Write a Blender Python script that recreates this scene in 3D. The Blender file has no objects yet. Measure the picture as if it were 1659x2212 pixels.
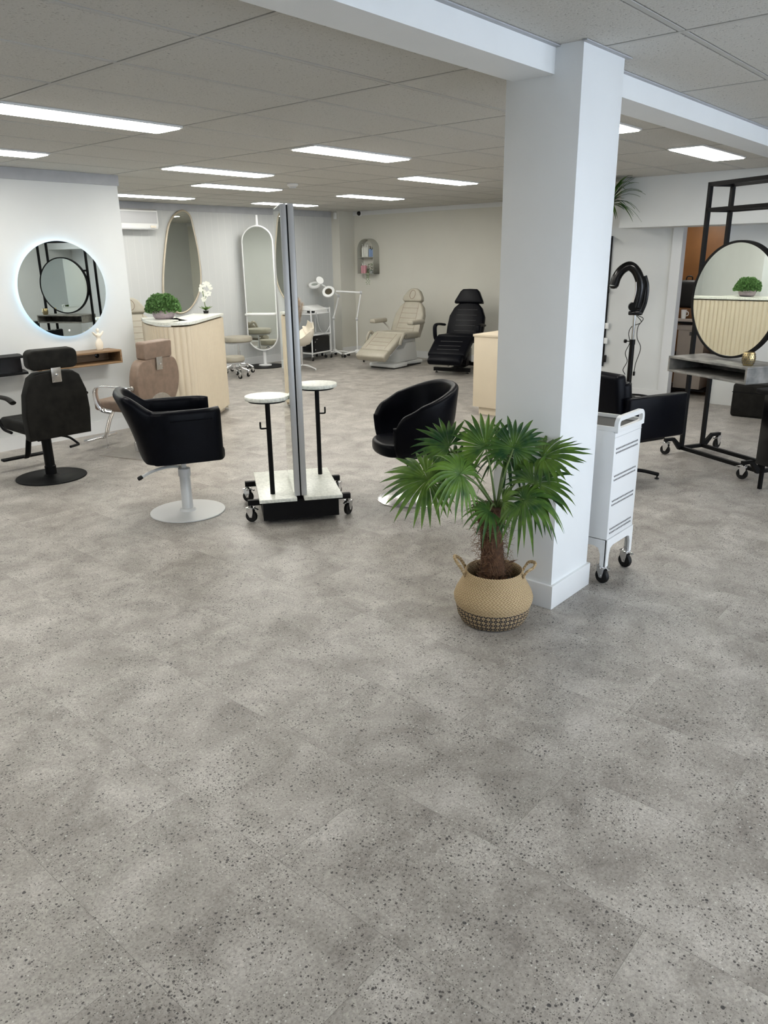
import bpy, bmesh, math, random
from mathutils import Vector, Matrix, Euler
from math import sin, cos, pi, radians
random.seed(7)
SC = bpy.context.scene
COL = SC.collection

# ---------------------------------------------------------------- camera
def make_camera():
    yaw, pit, roll = .71494575, -.32103685, -.0141134574
    f = Vector((cos(yaw)*cos(pit), sin(yaw)*cos(pit), sin(pit)))
    r = Vector((sin(yaw), -cos(yaw), 0)); u = r.cross(f)
    R = cos(roll)*r + sin(roll)*u
    U = -sin(roll)*r + cos(roll)*u
    cam = bpy.data.cameras.new('camera'); o = bpy.data.objects.new('camera', cam); COL.objects.link(o)
    M = Matrix((R, U, -f)).transposed().to_4x4(); M.translation = Vector((0, 0, 1.7308))
    o.matrix_world = M
    cam.sensor_fit = 'VERTICAL'; cam.sensor_height = 36; cam.sensor_width = 27
    cam.lens = 1642.15/2212*36
    cam.clip_start = .02
    SC.camera = o
make_camera()

# ---------------------------------------------------------------- world, exposure, daylight
SC.view_settings.view_transform = 'Standard'
SC.view_settings.look = 'None'
SC.view_settings.gamma = 1.0
SC.view_settings.exposure = 0.0
SC.view_settings.use_curve_mapping = False
w = bpy.data.worlds.new('world'); SC.world = w; w.use_nodes = True
w.node_tree.nodes['Background'].inputs[0].default_value = (.62, .78, 1, 1)
w.node_tree.nodes['Background'].inputs[1].default_value = 1.2
LED_STRENGTH = 28.5
LED_COLOR = (1.0, .975, .91)
DAY_POWER = 165.0
DAY_COLOR = (.80, .89, 1.0)
WIN = [(.2, 2.0), (2.9, 4.7), (5.6, 7.4)]       # window x ranges in the street wall at y=-3
YF = -3.0
for i, (x0, x1) in enumerate(WIN):
    li = bpy.data.lights.new('daylight', 'AREA'); li.shape = 'RECTANGLE'
    li.size = x1-x0+.3; li.size_y = 1.7; li.energy = DAY_POWER; li.color = DAY_COLOR
    lo = bpy.data.objects.new('daylight', li); COL.objects.link(lo)
    lo.location = ((x0+x1)/2, YF-.45, 1.45); lo.rotation_euler = (radians(84), 0, 0)   # faces +y

# ---------------------------------------------------------------- materials
def nodes(name):
    m = bpy.data.materials.new(name); m.use_nodes = True
    nt = m.node_tree; b = nt.nodes['Principled BSDF']
    return m, nt, b
def lnk(nt, a, b): nt.links.new(a, b)
def N(nt, t, **k):
    n = nt.nodes.new(t)
    for a, v in k.items(): setattr(n, a, v)
    return n
def srgb(r, g, b):
    f = lambda c: ((c/255+.055)/1.055)**2.4 if c/255 > .04045 else c/255/12.92
    return (f(r), f(g), f(b), 1)
def mat(name, col, rough=.5, metal=0, noise=0, nscale=20, bump=0, bscale=200, coat=0, spec=None, sheen=0):
    m, nt, b = nodes(name)
    b.inputs['Base Color'].default_value = col
    b.inputs['Roughness'].default_value = rough
    b.inputs['Metallic'].default_value = metal
    if coat: b.inputs['Coat Weight'].default_value = coat
    if spec is not None: b.inputs['Specular IOR Level'].default_value = spec
    if sheen: b.inputs['Sheen Weight'].default_value = sheen
    tc = N(nt, 'ShaderNodeTexCoord')
    if noise:
        n = N(nt, 'ShaderNodeTexNoise'); n.inputs['Scale'].default_value = nscale; n.inputs['Detail'].default_value = 5
        lnk(nt, tc.outputs['Object'], n.inputs['Vector'])
        mr = N(nt, 'ShaderNodeMapRange'); mr.inputs['From Min'].default_value = .3; mr.inputs['From Max'].default_value = .7
        mr.inputs['To Min'].default_value = 1-noise; mr.inputs['To Max'].default_value = 1+noise
        lnk(nt, n.outputs['Fac'], mr.inputs['Value'])
        vm = N(nt, 'ShaderNodeVectorMath', operation='SCALE'); vm.inputs[0].default_value = col[:3]
        lnk(nt, mr.outputs[0], vm.inputs['Scale']); lnk(nt, vm.outputs[0], b.inputs['Base Color'])
    if bump:
        n2 = N(nt, 'ShaderNodeTexNoise'); n2.inputs['Scale'].default_value = bscale; n2.inputs['Detail'].default_value = 3
        lnk(nt, tc.outputs['Object'], n2.inputs['Vector'])
        bp = N(nt, 'ShaderNodeBump'); bp.inputs['Strength'].default_value = bump; bp.inputs['Distance'].default_value = .002
        lnk(nt, n2.outputs['Fac'], bp.inputs['Height']); lnk(nt, bp.outputs[0], b.inputs['Normal'])
    return m
def emis(name, col, s):
    m, nt, b = nodes(name)
    b.inputs['Base Color'].default_value = (.8, .8, .8, 1)
    b.inputs['Emission Color'].default_value = (*col, 1); b.inputs['Emission Strength'].default_value = s
    return m
M = {}
M['wall'] = mat('white wall paint', (.63, .645, .64, 1), .6, noise=.02, nscale=3, bump=.15, bscale=300)
M['column'] = mat('column paint', (.76, .78, .785, 1), .5, noise=.015, nscale=4, bump=.2, bscale=350)
M['greywall'] = mat('beige grey wall paint', (.62, .61, .55, 1), .6, noise=.02, nscale=2, bump=.15, bscale=300)
M['cornice'] = mat('grey cornice board', (.40, .41, .43, 1), .6, noise=.06, nscale=8)
M['trim'] = mat('gloss white skirting', (.68, .69, .69, 1), .35)
M['tile'] = None
M['black_metal'] = mat('black powder coated steel', (.0035, .0035, .004, 1), .5, bump=.1, bscale=500, spec=.15)
M['white_metal'] = mat('white powder coated steel', (.72, .73, .73, 1), .4)
M['silver_metal'] = mat('silver painted steel', (.50, .51, .52, 1), .4, metal=.35)
M['chrome'] = mat('chrome', (.80, .80, .81, 1), .14, metal=1)
M['polished'] = mat('polished steel base', (.78, .78, .78, 1), .24, metal=.85)
M['pale_grey'] = mat('pale grey painted steel', (.60, .61, .61, 1), .4, metal=.1)
M['seam_dark'] = mat('dark seam thread', (.10, .10, .10, 1), .6)
M['satin'] = mat('satin steel', (.50, .47, .43, 1), .35, metal=.9, noise=.1, nscale=30)
M['black_leather'] = mat('black leather', (.0018, .0021, .004, 1), .36, bump=.25, bscale=260, noise=.2, nscale=12, spec=.09)
M['dark_leather'] = mat('charcoal suede leather', (.0085, .0080, .0068, 1), .6, bump=.3, bscale=200, noise=.45, nscale=14, spec=.14)
M['tan_leather'] = mat('taupe leather', (.215, .150, .108, 1), .5, bump=.25, bscale=220, noise=.14, nscale=18)
M['cream_leather'] = mat('beige leather', (.33, .305, .245, 1), .45, bump=.2, bscale=220, noise=.05, nscale=10)
M['rubber'] = mat('black rubber', (.006, .006, .006, 1), .55, spec=.3)
M['mirror'] = mat('mirror glass', (.80, .84, .80, 1), .0, metal=1)
M['mirror_frame'] = mat('pale brass frame', (.50, .44, .34, 1), .4, metal=.4)
M['cream'] = mat('cream laminate', (.66, .57, .43, 1), .5, noise=.02, nscale=6)
M['marble'] = None
M['white_plastic'] = mat('white plastic', (.75, .76, .75, 1), .35)
M['grey_plastic'] = mat('light grey plastic', (.48, .49, .50, 1), .4)
M['black_plastic'] = mat('gloss black plastic', (.003, .003, .0035, 1), .18, spec=.35)
M['stone_pot'] = mat('pinkish stone bowl', (.42, .34, .36, 1), .8, noise=.2, nscale=25, bump=.4, bscale=90)
M['leaf'] = mat('boxwood leaf', (.095, .20, .055, 1), .6, noise=.5, nscale=40)
M['orchid'] = mat('orchid petal', (.80, .80, .72, 1), .5)
M['pampas'] = mat('pampas plume', (.60, .48, .37, 1), .9, noise=.25, nscale=30)
M['gold'] = mat('hammered brass', (.42, .33, .17, 1), .32, metal=1)
M['screen'] = mat('dark screen', (.02, .02, .02, 1), .2)
M['ceramic'] = mat('ivory ceramic', (.75, .69, .58, 1), .6, bump=.2, bscale=80)
M['brown_wood'] = mat('orange brown door veneer', (.15, .062, .015, 1), .45, noise=.12, nscale=5)
M['box_card'] = mat('pale storage box', (.34, .29, .25, 1), .7, noise=.05, nscale=10)
M['pink_bottle'] = mat('pink bottle', (.60, .30, .34, 1), .3)
M['blue_bottle'] = mat('blue bottle', (.24, .34, .55, 1), .3)
M['white_bottle'] = mat('white bottle', (.72, .73, .68, 1), .35)
M['label'] = mat('dark label', (.06, .06, .06, 1), .5)
M['lens'] = mat('dark magnifier glass', (.08, .07, .05, 1), .08)
M['glass_pale'] = mat('pale magnifier glass', (.30, .33, .30, 1), .08)
M['niche'] = mat('grey metal shelf', (.46, .46, .40, 1), .5)
M['led'] = emis('led diffuser', LED_COLOR, LED_STRENGTH)
M['halo'] = emis('led strip behind mirror', (.45, .72, 1.0), 7.0)

def m_marble():
    m, nt, b = nodes('white speckled stone'); tc = N(nt, 'ShaderNodeTexCoord')
    n = N(nt, 'ShaderNodeTexNoise'); n.inputs['Scale'].default_value = 60; n.inputs['Detail'].default_value = 8
    v = N(nt, 'ShaderNodeTexVoronoi'); v.inputs['Scale'].default_value = 110
    for k in (n, v): lnk(nt, tc.outputs['Object'], k.inputs['Vector'])
    cr = N(nt, 'ShaderNodeValToRGB'); cr.color_ramp.elements[0].position = .35; cr.color_ramp.elements[0].color = (.60, .61, .55, 1)
    cr.color_ramp.elements[1].position = .62; cr.color_ramp.elements[1].color = (.78, .79, .72, 1)
    lnk(nt, n.outputs['Fac'], cr.inputs[0]); lnk(nt, cr.outputs[0], b.inputs['Base Color'])
    b.inputs['Roughness'].default_value = .3
    return m
M['marble'] = m_marble()
def m_wood(name, c1, c2, scale=(2, 30, 30)):
    m, nt, b = nodes(name); tc = N(nt, 'ShaderNodeTexCoord'); mp = N(nt, 'ShaderNodeMapping')
    mp.inputs['Scale'].default_value = scale; lnk(nt, tc.outputs['Object'], mp.inputs[0])
    n = N(nt, 'ShaderNodeTexNoise'); n.inputs['Scale'].default_value = 2; n.inputs['Detail'].default_value = 6; lnk(nt, mp.outputs[0], n.inputs['Vector'])
    cr = N(nt, 'ShaderNodeValToRGB'); cr.color_ramp.elements[0].position = .3; cr.color_ramp.elements[0].color = c1
    cr.color_ramp.elements[1].position = .7; cr.color_ramp.elements[1].color = c2
    lnk(nt, n.outputs['Fac'], cr.inputs[0]); lnk(nt, cr.outputs[0], b.inputs['Base Color']); b.inputs['Roughness'].default_value = .5
    return m
M['oak'] = m_wood('walnut brown shelf', (.15, .085, .04, 1), (.30, .19, .10, 1))
M['concrete'] = m_wood('grey concrete laminate', (.10, .10, .095, 1), (.26, .25, .23, 1), (6, 6, 6))

def m_floor():
    m, nt, b = nodes('terrazzo concrete vinyl tile')
    tc = N(nt, 'ShaderNodeTexCoord')
    mp = N(nt, 'ShaderNodeMapping'); mp.inputs['Rotation'].default_value = (0, 0, 0); lnk(nt, tc.outputs['Object'], mp.inputs[0])
    sx = N(nt, 'ShaderNodeSeparateXYZ'); lnk(nt, mp.outputs[0], sx.inputs[0])
    cx = N(nt, 'ShaderNodeCombineXYZ')
    ax = N(nt, 'ShaderNodeMath', operation='ADD'); ax.inputs[1].default_value = -.235+47.5
    ay = N(nt, 'ShaderNodeMath', operation='ADD'); ay.inputs[1].default_value = -.05+95
    lnk(nt, sx.outputs['X'], ax.inputs[0]); lnk(nt, sx.outputs['Y'], ay.inputs[0])
    lnk(nt, ay.outputs[0], cx.inputs['X']); lnk(nt, ax.outputs[0], cx.inputs['Y'])
    br = N(nt, 'ShaderNodeTexBrick'); lnk(nt, cx.outputs[0], br.inputs['Vector'])
    br.inputs['Color1'].default_value = (0, 0, 0, 1); br.inputs['Color2'].default_value = (1, 1, 1, 1)
    br.inputs['Mortar'].default_value = (.5, .5, .5, 1)
    br.inputs['Scale'].default_value = 1; br.inputs['Mortar Size'].default_value = .0008; br.inputs['Mortar Smooth'].default_value = .3
    br.inputs['Brick Width'].default_value = .95; br.inputs['Row Height'].default_value = .475
    # per-tile offset of the print
    off = N(nt, 'ShaderNodeVectorMath', operation='SCALE'); off.inputs['Scale'].default_value = 23.0
    lnk(nt, br.outputs['Color'], off.inputs[0])
    co = N(nt, 'ShaderNodeVectorMath', operation='ADD'); lnk(nt, tc.outputs['Object'], co.inputs[0]); lnk(nt, off.outputs[0], co.inputs[1])
    def noise(scale, det, rough=.5, dist=0):
        n = N(nt, 'ShaderNodeTexNoise'); n.inputs['Scale'].default_value = scale; n.inputs['Detail'].default_value = det
        n.inputs['Roughness'].default_value = rough; n.inputs['Distortion'].default_value = dist
        lnk(nt, co.outputs[0], n.inputs['Vector']); return n
    cloud = noise(4.2, 7, .62, .5)
    cr = N(nt, 'ShaderNodeValToRGB'); e = cr.color_ramp.elements
    e[0].position = .30; e[0].color = (.215, .195, .176, 1); e[1].position = .70; e[1].color = (.430, .405, .370, 1)
    k = e.new(.5); k.color = (.320, .298, .270, 1)
    lnk(nt, cloud.outputs['Fac'], cr.inputs[0])
    fine = noise(110, 3, .75)
    fr = N(nt, 'ShaderNodeMapRange'); fr.inputs['From Min'].default_value = .3; fr.inputs['From Max'].default_value = .7
    fr.inputs['To Min'].default_value = .70; fr.inputs['To Max'].default_value = 1.26; lnk(nt, fine.outputs['Fac'], fr.inputs['Value'])
    base = N(nt, 'ShaderNodeVectorMath', operation='SCALE'); lnk(nt, cr.outputs[0], base.inputs[0]); lnk(nt, fr.outputs[0], base.inputs['Scale'])
    dens = noise(6.0, 4, .6, .3)
    last = base.outputs[0]
    def specks(scale, thr, dmin, dmax, col, last, keep):
        wob = noise(scale*1.5, 1)
        ad = N(nt, 'ShaderNodeVectorMath', operation='MULTIPLY_ADD'); ad.inputs[1].default_value = (.35/scale,)*3
        lnk(nt, wob.outputs['Color'], ad.inputs[0]); lnk(nt, co.outputs[0], ad.inputs[2])
        v = N(nt, 'ShaderNodeTexVoronoi'); v.inputs['Scale'].default_value = scale; lnk(nt, ad.outputs[0], v.inputs['Vector'])
        sc = N(nt, 'ShaderNodeSeparateColor'); lnk(nt, v.outputs['Color'], sc.inputs[0])
        # radius varies per cell
        rr = N(nt, 'ShaderNodeMapRange'); rr.inputs['To Min'].default_value = thr*.45; rr.inputs['To Max'].default_value = thr
        lnk(nt, sc.outputs[0], rr.inputs['Value'])
        lt = N(nt, 'ShaderNodeMath', operation='LESS_THAN'); lnk(nt, v.outputs['Distance'], lt.inputs[0]); lnk(nt, rr.outputs[0], lt.inputs[1])
        # presence
        dm = N(nt, 'ShaderNodeMapRange'); dm.inputs['From Min'].default_value = .38; dm.inputs['From Max'].default_value = .62
        dm.inputs['To Min'].default_value = dmin; dm.inputs['To Max'].default_value = dmax; lnk(nt, dens.outputs['Fac'], dm.inputs['Value'])
        pr = N(nt, 'ShaderNodeMath', operation='LESS_THAN'); lnk(nt, sc.outputs[1], pr.inputs[0]); lnk(nt, dm.outputs[0], pr.inputs[1])
        mu = N(nt, 'ShaderNodeMath', operation='MULTIPLY'); lnk(nt, lt.outputs[0], mu.inputs[0]); lnk(nt, pr.outputs[0], mu.inputs[1])
        m2 = N(nt, 'ShaderNodeMath', operation='MULTIPLY'); m2.inputs[1].default_value = keep; lnk(nt, mu.outputs[0], m2.inputs[0])
        mx = N(nt, 'ShaderNodeMix', data_type='RGBA'); lnk(nt, m2.outputs[0], mx.inputs['Factor']); lnk(nt, last, mx.inputs['A'])
        mx.inputs['B'].default_value = col
        return mx.outputs['Result']
    last = specks(170, .40, .18, .85, (.085, .078, .070, 1), last, .8)
    last = specks(85, .36, .05, .60, (.045, .042, .040, 1), last, .9)
    last = specks(44, .26, .01, .16, (.030, .030, .031, 1), last, .9)
    last = specks(95, .28, .12, .22, (.58, .57, .54, 1), last, .75)
    inv = N(nt, 'ShaderNodeMix', data_type='RGBA'); lnk(nt, br.outputs['Fac'], inv.inputs['Factor']); lnk(nt, last, inv.inputs['A']); inv.inputs['B'].default_value = (.16, .15, .135, 1)
    lnk(nt, inv.outputs['Result'], b.inputs['Base Color'])
    b.inputs['Roughness'].default_value = .42; b.inputs['Specular IOR Level'].default_value = .4
    bp = N(nt, 'ShaderNodeBump'); bp.inputs['Strength'].default_value = .12; bp.inputs['Distance'].default_value = .002
    lnk(nt, fine.outputs['Fac'], bp.inputs['Height']); lnk(nt, bp.outputs[0], b.inputs['Normal'])
    return m
M['floor'] = m_floor()
def m_tile():
    m, nt, b = nodes('mineral fibre ceiling tile'); tc = N(nt, 'ShaderNodeTexCoord')
    mp = N(nt, 'ShaderNodeMapping'); mp.inputs['Scale'].default_value = (1, 1.8, 1); lnk(nt, tc.outputs['Object'], mp.inputs[0])
    n = N(nt, 'ShaderNodeTexNoise'); n.inputs['Scale'].default_value = 75; n.inputs['Detail'].default_value = 3; lnk(nt, mp.outputs[0], n.inputs['Vector'])
    cr = N(nt, 'ShaderNodeValToRGB'); cr.color_ramp.elements[0].position = .27; cr.color_ramp.elements[0].color = (.20, .19, .17, 1)
    cr.color_ramp.elements[1].position = .38; cr.color_ramp.elements[1].color = (.54, .53, .495, 1)
    lnk(nt, n.outputs['Fac'], cr.inputs[0]); lnk(nt, cr.outputs[0], b.inputs['Base Color']); b.inputs['Roughness'].default_value = .9
    bp = N(nt, 'ShaderNodeBump'); bp.inputs['Strength'].default_value = .6; bp.inputs['Distance'].default_value = .004
    lnk(nt, n.outputs['Fac'], bp.inputs['Height']); lnk(nt, bp.outputs[0], b.inputs['Normal'])
    return m
M['tile'] = m_tile()
M['tbar'] = mat('ceiling grid bar', (.46, .455, .43, 1), .6)
M['gap'] = mat('ceiling void shadow gap', (.06, .06, .055, 1), .9)  # dark colour paints in the shade between tiles and bars
def m_groove():
    m, nt, b = nodes('vertical lining boards'); tc = N(nt, 'ShaderNodeTexCoord')
    sx = N(nt, 'ShaderNodeSeparateXYZ'); lnk(nt, tc.outputs['Object'], sx.inputs[0])
    md = N(nt, 'ShaderNodeMath', operation='MODULO'); md.inputs[1].default_value = .13; lnk(nt, sx.outputs['X'], md.inputs[0])
    lt = N(nt, 'ShaderNodeMath', operation='LESS_THAN'); lt.inputs[1].default_value = .010; lnk(nt, md.outputs[0], lt.inputs[0])
    sb = N(nt, 'ShaderNodeMath', operation='SUBTRACT'); sb.inputs[0].default_value = 1; lnk(nt, lt.outputs[0], sb.inputs[1])
    bp = N(nt, 'ShaderNodeBump'); bp.inputs['Strength'].default_value = .8; bp.inputs['Distance'].default_value = .006; lnk(nt, sb.outputs[0], bp.inputs['Height'])
    lnk(nt, bp.outputs[0], b.inputs['Normal'])
    mx = N(nt, 'ShaderNodeMix', data_type='RGBA'); lnk(nt, lt.outputs[0], mx.inputs['Factor']); mx.inputs['A'].default_value = (.53, .545, .54, 1); mx.inputs['B'].default_value = (.58, .59, .58, 1)
    lnk(nt, mx.outputs['Result'], b.inputs['Base Color']); b.inputs['Roughness'].default_value = .55
    return m
M['boards'] = m_groove()
def m_basket(dark):
    m, nt, b = nodes('woven seagrass patterned' if dark else 'woven seagrass'); tc = N(nt, 'ShaderNodeTexCoord')
    sx = N(nt, 'ShaderNodeSeparateXYZ'); lnk(nt, tc.outputs['Object'], sx.inputs[0])
    at = N(nt, 'ShaderNodeMath', operation='ARCTAN2'); lnk(nt, sx.outputs['Y'], at.inputs[0]); lnk(nt, sx.outputs['X'], at.inputs[1])
    def mul(s, k):
        n = N(nt, 'ShaderNodeMath', operation='MULTIPLY'); n.inputs[1].default_value = k; lnk(nt, s, n.inputs[0]); return n.outputs[0]
    def op(o, a, bb=None, v=None):
        n = N(nt, 'ShaderNodeMath', operation=o); lnk(nt, a, n.inputs[0])
        if bb is not None: lnk(nt, bb, n.inputs[1])
        if v is not None: n.inputs[1].default_value = v
        return n.outputs[0]
    a1 = mul(at.outputs[0], 56); z1 = mul(sx.outputs['Z'], 420)
    zi = op('SINE', z1)
    # herringbone: diagonal stripes that flip per row
    row = op('FRACT', mul(sx.outputs['Z'], 55)); flip = op('ABSOLUTE', op('SUBTRACT', row, v=.5))
    diag = op('SINE', op('ADD', mul(at.outputs[0], 64), mul(flip, 14)))
    h = op('MULTIPLY', diag, v=.5)
    h = op('ADD', h, v=.5)
    cr = N(nt, 'ShaderNodeValToRGB'); cr.color_ramp.elements[0].color = (.30, .20, .10, 1); cr.color_ramp.elements[1].color = (.56, .43, .25, 1)
    lnk(nt, h, cr.inputs[0]); last = cr.outputs[0]
    if dark:
        u = mul(at.outputs[0], 24/pi*.9999); v = mul(sx.outputs['Z'], 42)
        fu = op('ABSOLUTE', op('SUBTRACT', op('FRACT', u), v=.5)); fv = op('ABSOLUTE', op('SUBTRACT', op('FRACT', v), v=.5))
        s = op('ADD', fu, fv)          # 0..1 diamonds
        k1 = op('GREATER_THAN', s, v=.46); k3 = op('LESS_THAN', s, v=.86)
        k2 = op('LESS_THAN', s, v=.13)
        kk = op('MAXIMUM', op('MULTIPLY', k1, k3), k2)
        mx = N(nt, 'ShaderNodeMix', data_type='RGBA'); lnk(nt, kk, mx.inputs['Factor']); lnk(nt, last, mx.inputs['A']); mx.inputs['B'].default_value = (.035, .028, .026, 1)
        last = mx.outputs['Result']
    lnk(nt, last, b.inputs['Base Color']); b.inputs['Roughness'].default_value = .8
    bp = N(nt, 'ShaderNodeBump'); bp.inputs['Strength'].default_value = .7; bp.inputs['Distance'].default_value = .003
    lnk(nt, h, bp.inputs['Height']); lnk(nt, bp.outputs[0], b.inputs['Normal'])
    return m
M['basket'] = m_basket(False); M['basket_dark'] = m_basket(True)
def m_palm():
    m, nt, b = nodes('fan palm leaf'); tc = N(nt, 'ShaderNodeTexCoord')
    oi = N(nt, 'ShaderNodeObjectInfo')
    n = N(nt, 'ShaderNodeTexNoise'); n.inputs['Scale'].default_value = 14; lnk(nt, tc.outputs['Object'], n.inputs['Vector'])
    cr = N(nt, 'ShaderNodeValToRGB'); e = cr.color_ramp.elements
    e[0].position = .40; e[0].color = (.010, .050, .012, 1); e[1].position = .85; e[1].color = (.105, .200, .024, 1)
    ad = N(nt, 'ShaderNodeMath', operation='MULTIPLY_ADD'); ad.inputs[1].default_value = .22; lnk(nt, oi.outputs['Random'], ad.inputs[0]); lnk(nt, n.outputs['Fac'], ad.inputs[2])
    lnk(nt, ad.outputs[0], cr.inputs[0]); lnk(nt, cr.outputs[0], b.inputs['Base Color']); b.inputs['Roughness'].default_value = .45; b.inputs['Specular IOR Level'].default_value = .3
    return m
M['palm'] = m_palm()
M['stem'] = mat('palm stalk', (.11, .17, .05, 1), .5)
M['trunk'] = mat('fibrous palm trunk', (.075, .035, .016, 1), .95, noise=.5, nscale=60, bump=1, bscale=120)
M['fibre'] = mat('trunk fibre', (.16, .085, .045, 1), .9)
def m_curtain():
    m, nt, b = nodes('sheer curtain')
    out = [n for n in nt.nodes if n.type == 'OUTPUT_MATERIAL'][0]
    b.inputs['Base Color'].default_value = (.8, .82, .85, 1); b.inputs['Roughness'].default_value = .9
    tl = N(nt, 'ShaderNodeBsdfTranslucent'); tl.inputs[0].default_value = (.8, .84, .9, 1)
    tr = N(nt, 'ShaderNodeBsdfTransparent')
    m1 = N(nt, 'ShaderNodeMixShader'); m1.inputs[0].default_value = .5; lnk(nt, b.outputs[0], m1.inputs[1]); lnk(nt, tl.outputs[0], m1.inputs[2])
    m2 = N(nt, 'ShaderNodeMixShader'); m2.inputs[0].default_value = .45; lnk(nt, m1.outputs[0], m2.inputs[1]); lnk(nt, tr.outputs[0], m2.inputs[2])
    lnk(nt, m2.outputs[0], out.inputs[0]); return m
M['curtain'] = m_curtain()

# ---------------------------------------------------------------- mesh helpers
def merge(bm, t, mx=None):
    if mx is not None: t.transform(mx)
    me = bpy.data.meshes.new('t'); t.to_mesh(me); t.free(); bm.from_mesh(me); bpy.data.meshes.remove(me)
def T(x, y, z, rx=0, ry=0, rz=0):
    return Matrix.Translation((x, y, z)) @ Euler((radians(rx), radians(ry), radians(rz))).to_matrix().to_4x4()
def box(bm, c, s, rot=(0, 0, 0), bev=0, seg=2):
    t = bmesh.new(); bmesh.ops.create_cube(t, size=1)
    t.transform(Matrix.Diagonal((*s, 1)))
    if bev: bmesh.ops.bevel(t, geom=t.edges[:], offset=min(bev, min(s)*.49), segments=seg, profile=.5, affect='EDGES')
    merge(bm, t, T(*c, *rot)); return bm
def span(bm, a, b_, bev=0, seg=2):
    return box(bm, [(p+q)/2 for p, q in zip(a, b_)], [abs(q-p) for p, q in zip(a, b_)], bev=bev, seg=seg)
def lathe(bm, prof, c=(0, 0, 0), n=32, mx=None, sx=1, sy=1):
    t = bmesh.new(); rings = []
    for r, z in prof:
        if r < 1e-6: rings.append([t.verts.new((0, 0, z))])
        else: rings.append([t.verts.new((r*cos(2*pi*i/n)*sx, r*sin(2*pi*i/n)*sy, z)) for i in range(n)])
    for a, b_ in zip(rings, rings[1:]):
        for i in range(n):
            j = (i+1) % n
            if len(a) == 1 and len(b_) == 1: continue
            if len(a) == 1: t.faces.new((a[0], b_[j], b_[i]))
            elif len(b_) == 1: t.faces.new((a[i], a[j], b_[0]))
            else: t.faces.new((a[i], a[j], b_[j], b_[i]))
    for rg in (rings[0], rings[-1]):
        if len(rg) > 1: t.faces.new(rg)
    bmesh.ops.recalc_face_normals(t, faces=t.faces[:])
    m_ = Matrix.Translation(c)
    if mx is not None: m_ = mx
    merge(bm, t, m_); return bm
def cyl(bm, a, b_, r, n=16, r2=None):
    a = Vector(a); b_ = Vector(b_); d = b_-a; L = d.length
    q = Vector((0, 0, 1)).rotation_difference(d.normalized()).to_matrix().to_4x4()
    return lathe(bm, [(r, 0), (r2 if r2 else r, L)], n=n, mx=Matrix.Translation(a) @ q)
def smooth_path(pts, k=6):
    P = [Vector(p) for p in pts]
    if len(P) < 3: return P
    out = []
    Q = [P[0]*2-P[1]]+P+[P[-1]*2-P[-2]]
    for i in range(1, len(Q)-2):
        for j in range(k):
            t = j/k; a, b_, c, d = Q[i-1:i+3]
            out.append(.5*((2*b_)+(-a+c)*t+(2*a-5*b_+4*c-d)*t*t+(-a+3*b_-3*c+d)*t**3))
    out.append(P[-1]); return out
def tube(bm, pts, r, n=10, k=6, closed=False, flat=None, rs=None):
    P = smooth_path(pts, k) if k else [Vector(p) for p in pts]
    t = bmesh.new(); rings = []; up = None
    for i, p in enumerate(P):
        d = (P[min(i+1, len(P)-1)]-P[max(i-1, 0)]).normalized()
        if up is None: up = Vector((0, 0, 1)) if abs(d.z) < .9 else Vector((1, 0, 0))
        s = d.cross(up).normalized(); up = s.cross(d).normalized()
        rr = r if rs is None else rs(i/(len(P)-1))
        fx, fy = (1, 1) if flat is None else flat
        rings.append([t.verts.new(p+(s*cos(2*pi*j/n)*fx+up*sin(2*pi*j/n)*fy)*rr) for j in range(n)])
    for a, b_ in zip(rings, rings[1:]):
        for j in range(n): t.faces.new((a[j], a[(j+1) % n], b_[(j+1) % n], b_[j]))
    t.faces.new(rings[0]); t.faces.new(rings[-1])
    bmesh.ops.recalc_face_normals(t, faces=t.faces[:]); merge(bm, t); return bm
def prism(bm, pts, h, mx=None, bev=0, seg=2):
    """2D outline in local XY extruded by h along +Z"""
    t = bmesh.new(); vs = [t.verts.new((x, y, 0)) for x, y in pts]; f = t.faces.new(vs)
    r = bmesh.ops.extrude_face_region(t, geom=[f]); 
    for v in r['geom']:
        if isinstance(v, bmesh.types.BMVert): v.co.z += h
    bmesh.ops.recalc_face_normals(t, faces=t.faces[:])
    if bev:
        es = [e for e in t.edges if all(abs(v.co.z) < 1e-6 for v in e.verts) or all(abs(v.co.z-h) < 1e-6 for v in e.verts)]
        bmesh.ops.bevel(t, geom=es, offset=bev, segments=seg, profile=.5, affect='EDGES', clamp_overlap=True)
    merge(bm, t, mx); return bm
def rrect(w_, h_, r, n=6, cx=0, cy=0):
    out = []
    for sx, sy, a0 in ((1, 1, 0), (-1, 1, 90), (-1, -1, 180), (1, -1, 270)):
        for i in range(n+1):
            a = radians(a0+90*i/n); out.append((cx+sx*(w_/2-r)+r*cos(a), cy+sy*(h_/2-r)+r*sin(a)))
    return out
def spline2(pts, k=8):
    P = [Vector((x, y, 0)) for x, y in pts]; n = len(P); out = []
    for i in range(n):
        a, b_, c, d = P[i-1], P[i], P[(i+1) % n], P[(i+2) % n]
        for j in range(k):
            t = j/k; v = .5*((2*b_)+(-a+c)*t+(2*a-5*b_+4*c-d)*t*t+(-a+3*b_-3*c+d)*t**3); out.append((v.x, v.y))
    return out
def grid_mesh(bm, rows, closed_u=False, closed_v=False):
    t = bmesh.new(); V = [[t.verts.new(p) for p in r] for r in rows]
    nu = len(V); nv = len(V[0])
    for i in range(nu if closed_u else nu-1):
        for j in range(nv if closed_v else nv-1):
            t.faces.new((V[i][j], V[(i+1) % nu][j], V[(i+1) % nu][(j+1) % nv], V[i][(j+1) % nv]))
    bmesh.ops.recalc_face_normals(t, faces=t.faces[:]); merge(bm, t); return bm
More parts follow.
